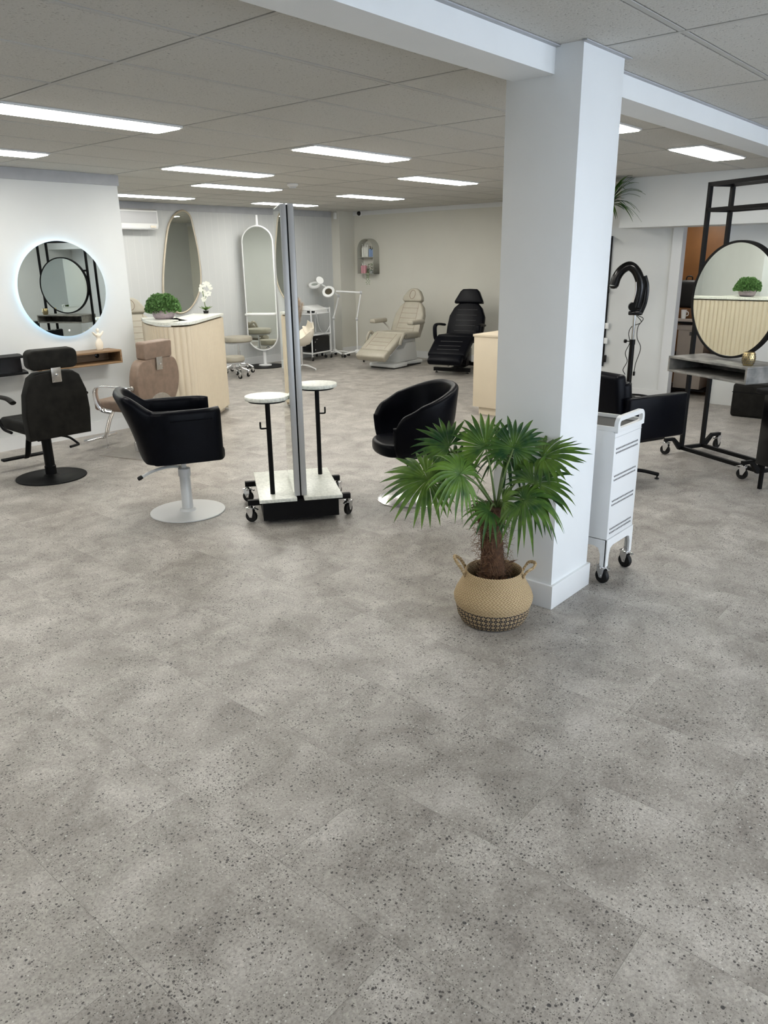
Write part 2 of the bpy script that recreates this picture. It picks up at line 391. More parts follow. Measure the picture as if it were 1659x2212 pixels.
def obj(name, bm, m, parent=None, ang=40, label=None):
    me = bpy.data.meshes.new(name)
    bmesh.ops.remove_doubles(bm, verts=bm.verts[:], dist=1e-5)
    for f in bm.faces: f.smooth = True
    bm.to_mesh(me); bm.free()
    me.set_sharp_from_angle(angle=radians(ang))
    ms = m if isinstance(m, (list, tuple)) else [m]
    for q in ms: me.materials.append(M[q])
    o = bpy.data.objects.new(name, me); COL.objects.link(o)
    if parent: o.parent = parent
    if label: o['label'] = label
    return o
def tag(o, label, cat, group=None):
    o['label'] = label; o['category'] = cat
    if group: o['group'] = group
    return o
def thing(name, label, cat, loc=(0, 0, 0), rz=0, group=None):
    o = bpy.data.objects.new(name, None); COL.objects.link(o); o.empty_display_size = .1
    o.location = loc; o.rotation_euler = (0, 0, radians(rz)); return tag(o, label, cat, group)
def struct(name, bm, m, ang=30):
    o = obj(name, bm, m, ang=ang); o['kind'] = 'structure'; return o
def dup(root, loc, rz, label, group=None):
    r = root.copy(); COL.objects.link(r); r.location = loc; r.rotation_euler = (0, 0, radians(rz)); r['label'] = label
    if group: r['group'] = group
    for ch in list(root.children):
        c = ch.copy(); COL.objects.link(c); c.parent = r
        for g in ch.children:
            d = g.copy(); COL.objects.link(d); d.parent = c
    return r
B = bmesh.new
# ================================================================ room shell
ZC = 2.577
bm = B(); span(bm, (-2.6, YF, -.08), (13.2, 10.9, 0)); struct('floor', bm, 'floor')
def ceiling(name, xa, xb, ya, yb, x0, y0, holes=()):
    """suspended ceiling: dark void sheet, recessed tiles and a T-bar grid, all real geometry"""
    bm = B(); span(bm, (xa, ya, ZC+.02), (xb, yb, ZC+.05))
    for f in bm.faces: f.material_index = 2
    i0 = math.floor((xa-x0)/1.2)-1; i1 = math.ceil((xb-x0)/1.2)+1
    j0 = math.floor((ya-y0)/.6)-1; j1 = math.ceil((yb-y0)/.6)+1
    n0 = len(bm.faces)
    for i in range(i0, i1):
        for j in range(j0, j1):
            a = max(xa, x0+i*1.2+.018); b_ = min(xb, x0+i*1.2+1.182)
            c = max(ya, y0+j*.6+.0205); d = min(yb, y0+j*.6+.5795)
            if b_-a > .02 and d-c > .02: span(bm, (a, c, ZC+.001), (b_, d, ZC+.018))
    bm.faces.ensure_lookup_table()
    for f in bm.faces[n0:]: f.material_index = 0
    n1 = len(bm.faces)
    for i in range(i0, i1+1):
        x = x0+i*1.2
        if xa < x-.012 and x+.012 < xb: span(bm, (x-.012, ya, ZC-.001), (x+.012, yb, ZC+.016))
    for j in range(j0, j1+1):
        y = y0+j*.6
        if ya < y-.012 and y+.012 < yb: span(bm, (xa, y-.012, ZC), (xb, y+.012, ZC+.015))
    bm.faces.ensure_lookup_table()
    for f in bm.faces[n1:]: f.material_index = 1
    me_o = struct(name, bm, ['tile', 'tbar', 'gap']); return me_o
ceiling('ceiling', -2.6, 11.3, 1.90, 10.9, 2.152, 2.803)
ceiling('ceiling_street_side', -2.6, 9.8, YF, 1.90, 3.43, 1.36)
# beam and column
bm = B(); span(bm, (-2.6, 1.835, 2.47), (9.05, 2.04, ZC+.01)); struct('trim_1', bm, 'column')
bm = B(); span(bm, (3.264, 1.704, 0), (3.660, 2.075, ZC+.005), bev=.003); struct('wall_column', bm, 'column')
bm = B(); span(bm, (3.249, 1.689, 0), (3.675, 2.090, .13), bev=.003); struct('baseboard_column', bm, 'trim')
bm = B(); span(bm, (3.245, 1.682, ZC-.006), (3.69, 1.704, ZC-.001))
struct('trim_2', bm, 'cornice')
bm = B(); span(bm, (3.66, 1.812, ZC-.006), (9.05, 1.835, ZC-.001)); struct('trim_7', bm, 'cornice')
bm = B(); span(bm, (-2.6, 1.812, ZC-.006), (3.264, 1.835, ZC-.001)); struct('trim_8', bm, 'cornice')
# left wall with the lit mirror
bm = B(); span(bm, (-2.6, 7.55, 0), (4.61, 7.67, ZC)); struct('wall_left', bm, 'wall')
bm = B(); span(bm, (4.49, 7.67, 0), (4.61, 10.6, ZC)); struct('wall_left_return', bm, 'wall')
bm = B(); span(bm, (-2.6, 7.535, 0), (4.625, 7.55, .13)); span(bm, (4.61, 7.535, 0), (4.625, 10.57, .13)); struct('baseboard_left', bm, 'trim')
bm = B(); span(bm, (-2.6, 7.530, ZC-.10), (4.62, 7.55, ZC)); struct('trim_3', bm, 'cornice')
for k, x in enumerate((3.36, 4.0)):
    pass
# back wall (boards)
bm = B(); span(bm, (4.49, 10.57, 0), (11.3, 10.7, ZC)); struct('wall_back', bm, 'boards')
bm = B(); span(bm, (4.61, 10.55, 0), (10.78, 10.57, .13)); struct('baseboard_back', bm, 'trim')
bm = B(); span(bm, (4.61, 10.55, ZC-.10), (10.78, 10.57, ZC)); struct('trim_4', bm, 'cornice')
# boxed corner
bm = B(); span(bm, (10.80, 10.37, 0), (11.2, 10.57, ZC)); struct('wall_corner', bm, 'greywall')
# far right wall
bm = B(); span(bm, (11.2, 5.5, 0), (11.32, 10.7, ZC)); struct('wall_far', bm, 'greywall')
bm = B(); span(bm, (11.185, 5.5, 0), (11.2, 10.37, .12)); span(bm, (10.8, 10.355, 0), (11.2, 10.37, .12)); struct('baseboard_far', bm, 'trim')
bm = B(); span(bm, (11.18, 5.5, ZC-.07), (11.2, 10.37, ZC)); struct('trim_5', bm, 'trim')
bm = B(); span(bm, (9.7, 5.4, 0), (11.3, 5.5, ZC)); struct('wall_return', bm, 'wall')
# right wall with the doorway
bm = B(); span(bm, (9.6, 3.62, 0), (9.7, 5.5, ZC)); span(bm, (9.6, YF, 0), (9.7, 3.03, ZC)); span(bm, (9.6, 3.03, 2.06), (9.7, 3.62, ZC))
struct('wall_right', bm, 'wall')
bm = B(); span(bm, (9.05, YF, 2.04), (9.6, 4.13, ZC)); struct('wall_bulkhead', bm, 'wall')
bm = B(); span(bm, (9.575, 3.56, 0), (9.70, 3.62, 2.06)); span(bm, (9.575, 3.03, 0), (9.70, 3.06, 2.06)); span(bm, (9.575, 3.62, 0), (9.60, 3.68, 2.06))
struct('trim_6', bm, 'trim')
bm = B(); span(bm, (9.585, 3.68, 0), (9.60, 5.5, .10)); struct('baseboard_right', bm, 'trim')
# store room behind the doorway
bm = B(); span(bm, (11.0, 2.2, 0), (11.1, 4.5, 2.3)); span(bm, (9.7, 4.42, 0), (11.1, 4.5, 2.3)); span(bm, (9.7, 2.1, 0), (11.1, 2.2, 2.3)); span(bm, (9.7, 2.1, 2.3), (11.1, 4.5, 2.35))
struct('wall_storeroom', bm, 'brown_wood')
# street wall with three windows, and the side wall
bm = B(); xs = [-2.6]+[v for p in WIN for v in p]+[9.7]
for i in range(0, len(xs), 2): span(bm, (xs[i], YF-.12, 0), (xs[i+1], YF, ZC))
for x0, x1 in WIN:
    span(bm, (x0, YF-.12, 0), (x1, YF, .55)); span(bm, (x0, YF-.12, 2.2), (x1, YF, ZC))
struct('wall_street', bm, 'wall')
for k, (x0, x1) in enumerate(WIN):
    bm = B()
    for a, b_ in (((x0, .55), (x0+.05, 2.2)), ((x1-.05, .55), (x1, 2.2)), ((x0, .55), (x1, .60)), ((x0, 2.15), (x1, 2.2)), (((x0+x1)/2-.025, .55), ((x0+x1)/2+.025, 2.2))):
        span(bm, (a[0], YF-.09, a[1]), (b_[0], YF-.03, b_[1]))
    struct('window_%d' % (k+1), bm, 'trim')
    bm = B(); rows = []
    xa, xb = x0-.2, x1+.2; n = 120
    for i in range(n+1):
        x = xa+(xb-xa)*i/n; y = YF+.10+.035*sin(i*.55)+.012*sin(i*1.7)
        rows.append([(x, y, .04), (x, y*1.0, 1.2), (x, YF+.10+.03*sin(i*.55+.3), 2.5)])
    grid_mesh(bm, rows)
    o = obj('sheer_curtain', bm, 'curtain'); tag(o, ['white sheer curtain over the window nearest the left end of the street wall', 'white sheer curtain over the middle street window', 'white sheer curtain over the street window nearest the right wall'][k], 'curtain', 'sheer curtains')
bm = B(); span(bm, (-2.72, YF, 0), (-2.6, 7.67, ZC)); struct('wall_side', bm, 'wall')

# ================================================================ recessed lights
LIGHTS = [(2.15, 4.60, 1.2, 'longest, at the left edge in the foreground'),
 (4.55, 4.60, 1.2, 'in the centre, large one left of the column'),
 (6.95, 5.50, 1.2, 'left of the column, second from its edge'),
 (4.55, 6.40, 1.2, 'upper one of the stacked pair above the long pebble mirror'),
 (2.15, 6.40, 1.2, 'cut by the left picture edge above the lit mirror wall'),
 (5.75, 7.60, 1.2, 'lower one of the stacked pair above the long pebble mirror'),
 (8.15, 7.60, 1.2, 'above the arched wall niche and the beige treatment chair'),
 (5.75, 9.40, 1.2, 'nearest the air conditioner on the back wall'),
 (8.15, 9.40, 1.2, 'farthest one, behind the top of the double mirror stand'),
 (4.50, 2.47, 1.18, 'half hidden behind the right edge of the white column'),
 (6.82, 2.45, 1.14, 'above the black rolling mirror station'),
 (-.35, 4.60, 1.2, 'added unseen beyond the left picture edge to brighten the column'),  # added out of frame, lifts the column's left face and near floor
 (-.35, 2.80, 1.2, 'added unseen left of the camera to brighten the near floor'),  # second added panel for the same brightening, also out of frame
 (1.03, -1.04, 1.2, 'added unseen on the camera side of the beam to light the floor'),  # this and the next two are added behind the view as extra light
 (4.63, -1.64, 1.2, 'added unseen on the street side near the middle window'),
 (7.03, -1.64, 1.2, 'added unseen on the street side near the right wall'),
 (10.0, 3.6, .6, 'added hidden inside the brown store room to lift its walls')]  # added lamp, out of sight, so the brown walls are not black
lt = None
for i, (x, y, L, d) in enumerate(LIGHTS):
    lab = 'bright LED ceiling panel '+d
    r = thing('ceiling_light', lab, 'ceiling light', (x+L/2, y+.15, ZC if x < 9.9 else 2.298), 0, 'LED ceiling panels')
    bm = B(); prism(bm, rrect(L, .30, .02), .012, T(0, 0, -.012)); obj('frame', bm, 'trim', r)
    bm = B(); prism(bm, rrect(L-.03, .27, .02), .004, T(0, 0, -.0165)); obj('diffuser', bm, 'led', r)
r = thing('smoke_detector', 'small round white smoke detector on the ceiling above the mirror stand', 'smoke detector', (6.586, 7.055, ZC))
bm = B(); lathe(bm, [(0, -.002), (.065, -.002), (.065, -.022), (.05, -.03), (.045, -.03)], n=28); obj('housing', bm, 'white_plastic', r)
bm = B(); lathe(bm, [(0, -.03), (.043, -.03), (.038, -.048), (0, -.050)], n=24); obj('sensor_cap', bm, 'grey_plastic', r)
r = thing('security_camera', 'small dome security camera with black lens in the far corner', 'security camera', (11.17, 10.206, 2.543))
bm = B(); lathe(bm, [(0, 0), (.055, 0), (.05, .03), (0, .04)], mx=T(.03, 0, 0, 0, -90, 0)); obj('mount', bm, 'white_plastic', r)
bm = B(); lathe(bm, [(.0, -.045), (.02, -.04), (.037, -.02), (.042, 0), (0, 0)], mx=T(0, 0, 0, 0, 90, 0)); obj('lens', bm, 'black_plastic', r)
bm = B(); box(bm, (10.78, 10.45, 2.50), (.04, .06, .11), bev=.01); tag(obj('alarm_sensor', bm, 'white_plastic'), 'small white motion sensor high on the boxed corner', 'sensor')

# ================================================================ castor helper
def castor(parent, loc, rz=0, s=1.0, spoke=True, chrome='chrome', brake=True):
    """wheel on a forked swivel: castor > wheel"""
    R = .038*s
    bm = B(); x, y, z = loc; mz = T(x, y, 0, 0, 0, rz)
    def tb(c, s_, rot=(0, 0, 0), bev=.002):
        t = B(); box(t, c, s_, rot, bev=bev); merge(bm, t, mz)
    tb((0, 0, R*2+.016*s), (.05*s, .042*s, .006*s))
    t = B(); lathe(t, [(.020*s, 0), (.020*s, .012*s), (.010*s, .022*s), (.010*s, .03*s)], c=(0, 0, R*2+.004*s), n=16); merge(bm, t, mz)
    for sy in (-1, 1):
        t = B(); prism(t, [(-.020*s, 0), (.020*s, 0), (.022*s, -.02*s), (.004*s, -.055*s), (-.012*s, -.055*s), (-.02*s, -.02*s)], .003*s, T(0, sy*.0155*s, R*2+.010*s, 90, 0, 0)); merge(bm, t, mz)
    if brake: tb((-.035*s, 0, R*2+.012*s), (.035*s, .02*s, .004*s), (0, -18, 0))
    t = B(); lathe(t, [(.006*s, -.02*s), (.006*s, .02*s)], mx=T(-.004*s, 0, R, 90, 0, 0), n=10); merge(bm, t, mz)
    c = obj('castor', bm, chrome, parent)
    bm = B(); t = B(); w_ = .011*s
    lathe(t, [(.012*s, -w_), (R*.62, -w_*.9), (R*.72, -w_), (R*.93, -w_), (R, -w_*.5), (R, w_*.5), (R*.93, w_), (R*.72, w_), (R*.62, w_*.9), (.012*s, w_), (.012*s, -w_)], mx=T(-.004*s, 0, R, 90, 0, 0), n=24)
    merge(bm, t, mz)
    wh = obj('wheel', bm, 'rubber', c)
    return c
# ================================================================ round lit mirror and wall shelf
r = thing('round_wall_mirror', 'large frameless round mirror with blue white glow behind it on left wall', 'mirror', (3.865, 7.55, 1.49))
bm = B(); lathe(bm, [(0, 0), (.452, 0), (.452, .006), (0, .006)], mx=T(0, -.035, 0, 90, 0, 0), n=96); obj('mirror_glass', bm, 'mirror', r)
bm = B(); lathe(bm, [(.38, 0), (.41, 0), (.41, .028), (.38, .028), (.38, 0)], mx=T(0, -.003, 0, 90, 0, 0), n=96); obj('backing_ring', bm, 'white_metal', r)
bm = B(); lathe(bm, [(.412, 0), (.424, 0), (.424, .014), (.412, .014), (.412, 0)], mx=T(0, -.008, 0, 90, 0, 0), n=96); obj('led_strip', bm, 'halo', r)
bm = B(); lathe(bm, [(.008, 0), (.0105, 0), (.0105, .001), (.008, .001), (.008, 0)], mx=T(.0, -.0415, -.395, 90, 0, 0), n=24)
lathe(bm, [(0, 0), (.003, 0), (.003, .001), (0, .001)], mx=T(.0, -.0415, -.395, 90, 0, 0), n=12); obj('touch_switch', bm, 'white_plastic', r)

r = thing('wall_shelf', 'brown wood open box shelf fixed below the round lit mirror', 'shelf', (3.86, 7.55, .745))
W_, D_, H_ = .86, .25, .135; t_ = .018
bm = B(); span(bm, (-W_/2, -D_, 0), (W_/2, 0, t_), bev=.001); span(bm, (-W_/2, -D_, H_-t_), (W_/2, 0, H_), bev=.001)
span(bm, (-W_/2, -D_, t_), (-W_/2+t_, 0, H_-t_)); span(bm, (W_/2-t_, -D_, t_), (W_/2, 0, H_-t_)); obj('shelf_box', bm, 'oak', r)
bm = B(); span(bm, (-W_/2+t_, -.012, t_), (W_/2-t_, -.002, H_-t_)); obj('back_panel', bm, 'oak', r)
bm = B(); lathe(bm, [(0, 0), (.022, 0), (.024, .004), (.02, .006), (0, .006)], mx=T(.28, -.013, .07, 90, 0, 0), n=20); obj('cable_grommet', bm, 'black_plastic', r)
# figurine
bm = B()
lathe(bm, [(.0, 0), (.036, .0), (.040, .012), (.047, .045), (.046, .075), (.028, .105), (.020, .118), (.030, .135), (.034, .150), (.020, .166), (.010, .172), (.011, .180), (.018, .192), (.019, .205), (.012, .217), (0, .221)], sy=.55, n=28)
for s in (-1, 1): tube(bm, [(s*.020, 0, .150), (s*.042, 0, .158), (s*.060, 0, .176), (s*.073, 0, .182)], .012, rs=lambda t: .015-.009*t, n=10)
o = obj('figurine', bm, 'ceramic', ang=80); o.location = (4.13, 7.44, .880); o.rotation_euler = (0, 0, radians(15))
tag(o, 'ivory ceramic torso figurine with raised arms on the brown wall shelf', 'figurine')
# black shelf cut by the frame
r = thing('black_wall_unit', 'glossy black wall cabinet cut by the left picture edge', 'wall cabinet', (3.0, 7.55, .745))
bm = B()
prism(bm, [(-.42, 0), (.33, 0), (.33, -.05), (.27, -.25), (-.42, -.25)], .02, T(0, 0, .15)); obj('top', bm, 'black_metal', r)
bm = B(); prism(bm, [(-.40, 0), (.31, 0), (.31, -.04), (.25, -.23), (-.40, -.23)], .13, T(0, 0, .02)); obj('body', bm, 'black_plastic', r)
bm = B(); prism(bm, [(-.42, 0), (.35, 0), (.35, -.05), (.29, -.26), (-.42, -.26)], .02, T(0, 0, 0)); obj('bottom_lip', bm, 'black_metal', r)

# ================================================================ air conditioner
r = thing('air_conditioner', 'white wall air conditioner partly hidden by the left wall end', 'air conditioner', (6.5, 10.57, 2.20))
bm = B(); prism(bm, [(0, 0), (-.17, 0), (-.19, .05), (-.19, .25), (-.14, .275), (0, .275)], .90, T(-.45, 0, 0, 90, 0, 90), bev=.006); obj('body', bm, 'white_plastic', r)
bm = B(); span(bm, (-.43, -.197, .075), (.43, -.189, .235), bev=.002); obj('intake_grille', bm, 'grey_plastic', r)
bm = B(); box(bm, (0, -.165, .004), (.76, .05, .012), (20, 0, 0)); obj('air_flap', bm, 'grey_plastic', r)
bm = B(); box(bm, (.36, -.19, .03), (.09, .006, .03)); obj('status_panel', bm, 'ceramic', r)

# ================================================================ pebble mirror on the back wall
PM = [(7.512, 2.483), (7.352, 2.405), (7.233, 2.243), (7.135, 1.909), (7.053, 1.505), (7.036, 1.231), (7.124, 1.053), (7.295, .965), (7.485, 1.02), (7.656, 1.205), (7.746, 1.452), (7.744, 1.839), (7.689, 2.218), (7.641, 2.413)]
PM = [(x-7.4, z-1.7) for x, z in PM]
r = thing('pebble_wall_mirror', 'tall pebble shaped mirror with thin brass frame on the back wall', 'mirror', (7.4, 10.57, 1.7))
S_ = spline2(PM, 8)
bm = B(); prism(bm, S_, .022, T(0, -.004, 0, 90, 0, 0)); obj('mirror_glass', bm, 'mirror', r)
bm = B(); pts = [(x, -.018, z) for x, z in S_]; pts.append(pts[0]); pts.append(pts[1]); tube(bm, pts, .017, n=8, k=0); obj('frame', bm, 'mirror_frame', r)

# ================================================================ arched niche shelf with bottles
r = thing('arched_wall_shelf', 'grey metal arched two tier wall shelf holding bottles on the far wall', 'shelf', (11.2, 9.95, 1.475))
Ws, Hs, D_ = .40, .62, .17
def arch(w_, h_, n=20):
    R_ = w_/2; return [(-R_, 0)]+[(-R_*cos(pi*i/n), h_-R_+R_*sin(pi*i/n)) for i in range(n+1)]+[(R_, 0)]
o_ = arch(Ws, Hs); i_ = arch(Ws-.012, Hs-.006)
bm = B(); rows = []
for (a, b_), (c, d) in zip(o_, i_):
    rows.append([(0, a, b_), (-D_, a, b_), (-D_, c, d), (0, c, d)])
grid_mesh(bm, rows, closed_v=True); span(bm, (-D_, -Ws/2, 0), (0, Ws/2, .008)); obj('arch_shell', bm, 'niche', r, label='bent grey metal shell')
bm = B(); prism(bm, arch(Ws-.014, Hs-.01), .004, Matrix.Translation((-.006, 0, 0)) @ Matrix(((0, 0, 1, 0), (1, 0, 0, 0), (0, 1, 0, 0), (0, 0, 0, 1)))); obj('back_panel', bm, 'greywall', r)
bm = B(); span(bm, (-D_+.002, -Ws/2+.006, .290), (-.008, Ws/2-.006, .298)); obj('shelf_board', bm, 'niche', r)
def bottle(x, y, z, h, rad, m, capm, kind, label, grp):
    r = thing('bottle', label, 'bottle', (x, y, z), 0, grp)
    bm = B()
    if kind == 'round': lathe(bm, [(0, 0), (rad, 0), (rad, h*.70), (rad*.55, h*.76), (rad*.4, h*.78), (0, h*.78)], n=18)
    else: box(bm, (0, 0, h*.36), (rad*2, rad*2, h*.72), bev=rad*.25); lathe(bm, [(rad*.4, h*.70), (rad*.4, h*.78)], n=12)
    obj('container', bm, m, r)
    bm = B(); lathe(bm, [(rad*.42, h*.775), (rad*.42, h*.84), (rad*.16, h*.86), (rad*.16, h*.97), (0, h)], n=12)
    if kind != 'cap': box(bm, (-rad*.5, 0, h*.965), (rad*1.2, rad*.35, h*.035))
    obj('pump', bm, capm, r)
zs = 1.475+.2985; zb = 1.475+.0085
bottle(11.09, 10.055, zs, .225, .024, 'white_bottle', 'white_plastic', 'round', 'white pump bottle at the left end of the top niche shelf', 'bottles in the arched shelf')
bottle(11.09, 9.995, zs, .235, .024, 'white_bottle', 'white_plastic', 'sq', 'cream tall bottle second from left on the top niche shelf', 'bottles in the arched shelf')
bottle(11.09, 9.940, zs, .240, .024, 'white_bottle', 'white_plastic', 'sq', 'cream tall bottle third from left on the top niche shelf', 'bottles in the arched shelf')
bottle(11.09, 9.868, zs, .190, .024, 'blue_bottle', 'black_plastic', 'sq', 'pale blue bottle with black pump, left of the blue pair in niche', 'bottles in the arched shelf')
bottle(11.09, 9.815, zs, .175, .023, 'blue_bottle', 'black_plastic', 'sq', 'pale blue bottle with black pump, right of the blue pair in niche', 'bottles in the arched shelf')
bottle(11.08, 10.06, zb, .190, .027, 'pink_bottle', 'white_plastic', 'sq', 'pink pump bottle at the left on the bottom of the niche', 'bottles in the arched shelf')
bottle(11.08, 10.00, zb, .190, .027, 'pink_bottle', 'white_plastic', 'sq', 'pink pump bottle beside another, nearer the small plant', 'bottles in the arched shelf')
r = thing('trailing_plant', 'small dark green trailing plant in the bottom of the arched niche', 'plant', (11.08, 9.84, zb))
bm = B(); lathe(bm, [(0, 0), (.03, 0), (.038, .06), (.034, .062), (0, .055)], n=16); obj('pot', bm, 'grey_plastic', r)
bm = B(); rg = random.Random(3)
def leafquad(bm, p, d, up, L, w_):
    d = d.normalized(); s = d.cross(up).normalized()*w_/2
    n_ = s.cross(d).normalized()*w_*.2
    vs = [bm.verts.new(q) for q in (p, p+d*L*.5+s+n_, p+d*L, p+d*L*.5-s+n_, p+d*L*.5)]
    bm.faces.new((vs[0], vs[1], vs[4])); bm.faces.new((vs[1], vs[2], vs[4])); bm.faces.new((vs[2], vs[3], vs[4])); bm.faces.new((vs[3], vs[0], vs[4]))
for i in range(90):
    a = rg.uniform(0, 2*pi); e = rg.uniform(-.9, 1.2); rr = .05+.03*rg.random()
    p = Vector((cos(a)*cos(e)*rr*.9, sin(a)*cos(e)*rr, .085+sin(e)*rr*1.3))
    leafquad(bm, p, Vector((cos(a), sin(a), rg.uniform(-.8, .6))), Vector((0, 0, 1)), .035, .02)
for k in range(3):
    for i in range(9): leafquad(bm, Vector((-.085-.01*k, -.01+.02*k, .05-.028*i)), Vector((rg.uniform(-1, 1), rg.uniform(-1, 1), -.8)), Vector((1, 0, 0)), .03, .016)
obj('foliage', bm, 'leaf', r, ang=180)

# ================================================================ reception desk
DESK_TOP = 1.15
front = smooth_path([(5.78, 7.52, 0), (5.45, 7.26, 0), (5.12, 7.0, 0), (4.86, 6.80, 0), (4.70, 6.73, 0), (4.575, 6.80, 0), (4.55, 6.98, 0), (4.60, 7.22, 0), (4.72, 7.48, 0), (4.86, 7.74, 0)], 14)
front = [(p.x, p.y) for p in front]
def resample(P, step):
    out = [Vector(P[0])]; acc = 0
    for a, b_ in zip(P, P[1:]):
        a = Vector(a); b_ = Vector(b_); L = (b_-a).length; d = step-acc
        while d <= L: out.append(a+(b_-a)*d/L); d += step
        acc = (acc+L) % step if d > L else 0; acc = L-(d-step)
    return out
def resample2(P, n):
    Ls = [0]
    for a, b_ in zip(P, P[1:]): Ls.append(Ls[-1]+(Vector(b_)-Vector(a)).length)
    out = []; j = 0
    for i in range(n+1):
        s = Ls[-1]*i/n
        while j < len(Ls)-2 and Ls[j+1] < s: j += 1
        t = (s-Ls[j])/max(1e-9, Ls[j+1]-Ls[j]); a = Vector(P[j]); b_ = Vector(P[j+1]); out.append((a+(b_-a)*t, (b_-a).normalized()))
    return out, Ls[-1]
def offset_line(P, d):
    out = []
    for i in range(len(P)):
        a = Vector(P[max(i-1, 0)]); b_ = Vector(P[min(i+1, len(P)-1)]); t = (b_-a).normalized(); out.append((P[i][0]+t.y*d, P[i][1]-t.x*d))
    return out
r = thing('reception_desk', 'curved cream fluted reception desk with white stone top', 'desk', (0, 0, 0))
RS, TL = resample2(front, 10*int(2.6/.060))
bm = B(); rows = []
nfl = int(TL/.060)
for i, (p, t) in enumerate(RS):
    s = i/len(RS)*nfl; k = abs(sin(pi*s)); amp = .019*k**.75
    nrm = Vector((-t.y, t.x))            # outward = left of travel? resolved below
    q = p+nrm*(amp)
    back = p-nrm*.03
    rows.append([(q.x, q.y, .07), (q.x, q.y, DESK_TOP-.045), (back.x, back.y, DESK_TOP-.045), (back.x, back.y, .07)])
grid_mesh(bm, rows, closed_v=True); obj('fluted_front', bm, 'cream', r, ang=50)
inner = offset_line(front, .08) if False else None
def inset(d): return [((p.x+t.y*d), (p.y-t.x*d)) for p, t in RS[::6]]
# which side is outside? outward is away from the desk centre
cen = Vector((5.3, 7.6))
sgn = 1 if (Vector(inset(.1)[30])-cen).length < (Vector(inset(-.1)[30])-cen).length else -1
pl = inset(.05*sgn)+[(4.95, 7.90), (5.75, 7.62)]
bm = B(); prism(bm, pl, .068, T(0, 0, .001)); obj('plinth', bm, 'cream', r)
A_ = inset(-.02*sgn); Bk = inset(.34*sgn)[::-1]
Bk = [(max(x, 4.86), y) for x, y in Bk]
bm = B(); rows = []
for (a, b_), (c, d) in zip(A_, Bk[::-1]): rows.append([(a, b_, DESK_TOP-.028), (a, b_, DESK_TOP-.004), (a*.998+c*.002, b_*.998+d*.002, DESK_TOP), (c, d, DESK_TOP), (c, d, DESK_TOP-.028)])
grid_mesh(bm, rows, closed_v=True)
for rr in (rows[0], rows[-1]):
    bm.faces.new([bm.verts.new(p) for p in rr])
obj('counter_top', bm, 'marble', r)
bm = B(); rows = []
for (a, b_), (c, d) in zip(inset(.30*sgn), inset(.33*sgn)): rows.append([(max(a, 4.84), b_, .78), (max(a, 4.84), b_, DESK_TOP-.028), (max(c, 4.86), d, DESK_TOP-.028), (max(c, 4.86), d, .78)])
grid_mesh(bm, rows, closed_v=True); obj('inner_panel', bm, 'cream', r)
e1 = front[0]; 
bm = B(); prism(bm, [(5.775, 7.53), (5.83, 7.60), (5.60, 7.95), (5.54, 7.91)], DESK_TOP-.05, T(0, 0, .02), bev=.006); obj('end_panel', bm, 'cream', r)
bm = B(); prism(bm, [(5.72, 7.60), (5.10, 7.10), (4.90, 7.10), (4.90, 7.75), (5.60, 7.90)], .03, T(0, 0, .74)); obj('worktop', bm, 'cream', r)

def boxwood(loc, label, group=None):
    r = thing('potted_boxwood', label, 'plant', loc, 0, group)
    bm = B(); lathe(bm, [(0, 0), (.088, 0), (.108, .02), (.120, .055), (.118, .085), (.112, .098), (.104, .098), (.10, .085), (0, .08)], n=40); obj('stone_bowl', bm, 'stone_pot', r, ang=60)
    bm = B(); rg = random.Random(11)
    for i in range(2600):
        a = rg.uniform(0, 2*pi); u_ = rg.random(); e = math.asin(u_*.98)-.18*rg.random()
        lump = 1+.06*sin(a*5)*cos(e*6)+rg.uniform(-.07, .05)
        R_ = .172*lump; p = Vector((cos(a)*cos(e)*R_, sin(a)*cos(e)*R_, .095+sin(e)*.165*lump))
        n_ = Vector((cos(a)*cos(e), sin(a)*cos(e), sin(e)*1.2+.15))
        d = n_+Vector((rg.uniform(-1, 1), rg.uniform(-1, 1), rg.uniform(-.6, 1)))*.9
        leafquad(bm, p-n_*.012, d, Vector((rg.uniform(-1, 1), rg.uniform(-1, 1), .3)), .032, .021)
    lathe(bm, [(0, .07), (.10, .07), (.138, .12), (.134, .18), (.085, .225), (0, .24)], n=20)
    obj('foliage', bm, 'leaf', r, ang=180); return r
boxwood((4.86, 7.33, DESK_TOP+.0015), 'dome of green boxwood in a pinkish stone bowl on the reception desk')
# orchid
r = thing('orchid', 'white orchid with dark base leaves at the far end of the desk top', 'plant', (5.66, 7.66, DESK_TOP+.0015))
bm = B(); lathe(bm, [(0, 0), (.028, 0), (.034, .03), (0, .032)], n=16); obj('pot', bm, 'black_plastic', r)
bm = B()
for a in range(0, 360, 40):
    a_ = radians(a+10); d = Vector((cos(a_), sin(a_), .55)); leafquad(bm, Vector((0, 0, .03)), d, Vector((0, 0, 1)), .105, .03)
obj('base_leaves', bm, 'palm', r, ang=180)
bm = B(); tube(bm, [(0, 0, .03), (-.01, 0, .14), (-.02, 0, .26), (0.0, 0, .325), (.05, -.02, .335)], .0045, n=8); tube(bm, [(-.01, 0, .14), (.02, -.01, .20), (.06, -.03, .22)], .003, n=8); obj('stem', bm, 'stem', r)
bm = B(); rg = random.Random(5)
for c in [(-.045, 0, .27), (-.03, .01, .30), (0, -.01, .325), (.03, -.02, .335), (.055, -.03, .32), (.07, -.03, .29), (-.01, .0, .24), (.02, -.02, .215), (.045, -.03, .225), (.0, .01, .17), (-.02, 0, .16)]:
    for k in range(5):
        a = 2*pi*k/5+rg.random(); d = Vector((-.45*cos(a)-.5*.2, .55*cos(a)*.8, sin(a))); leafquad(bm, Vector(c), d, Vector((-.6, -.8, 0)), .034, .030)
obj('blossoms', bm, 'orchid', r, ang=180)
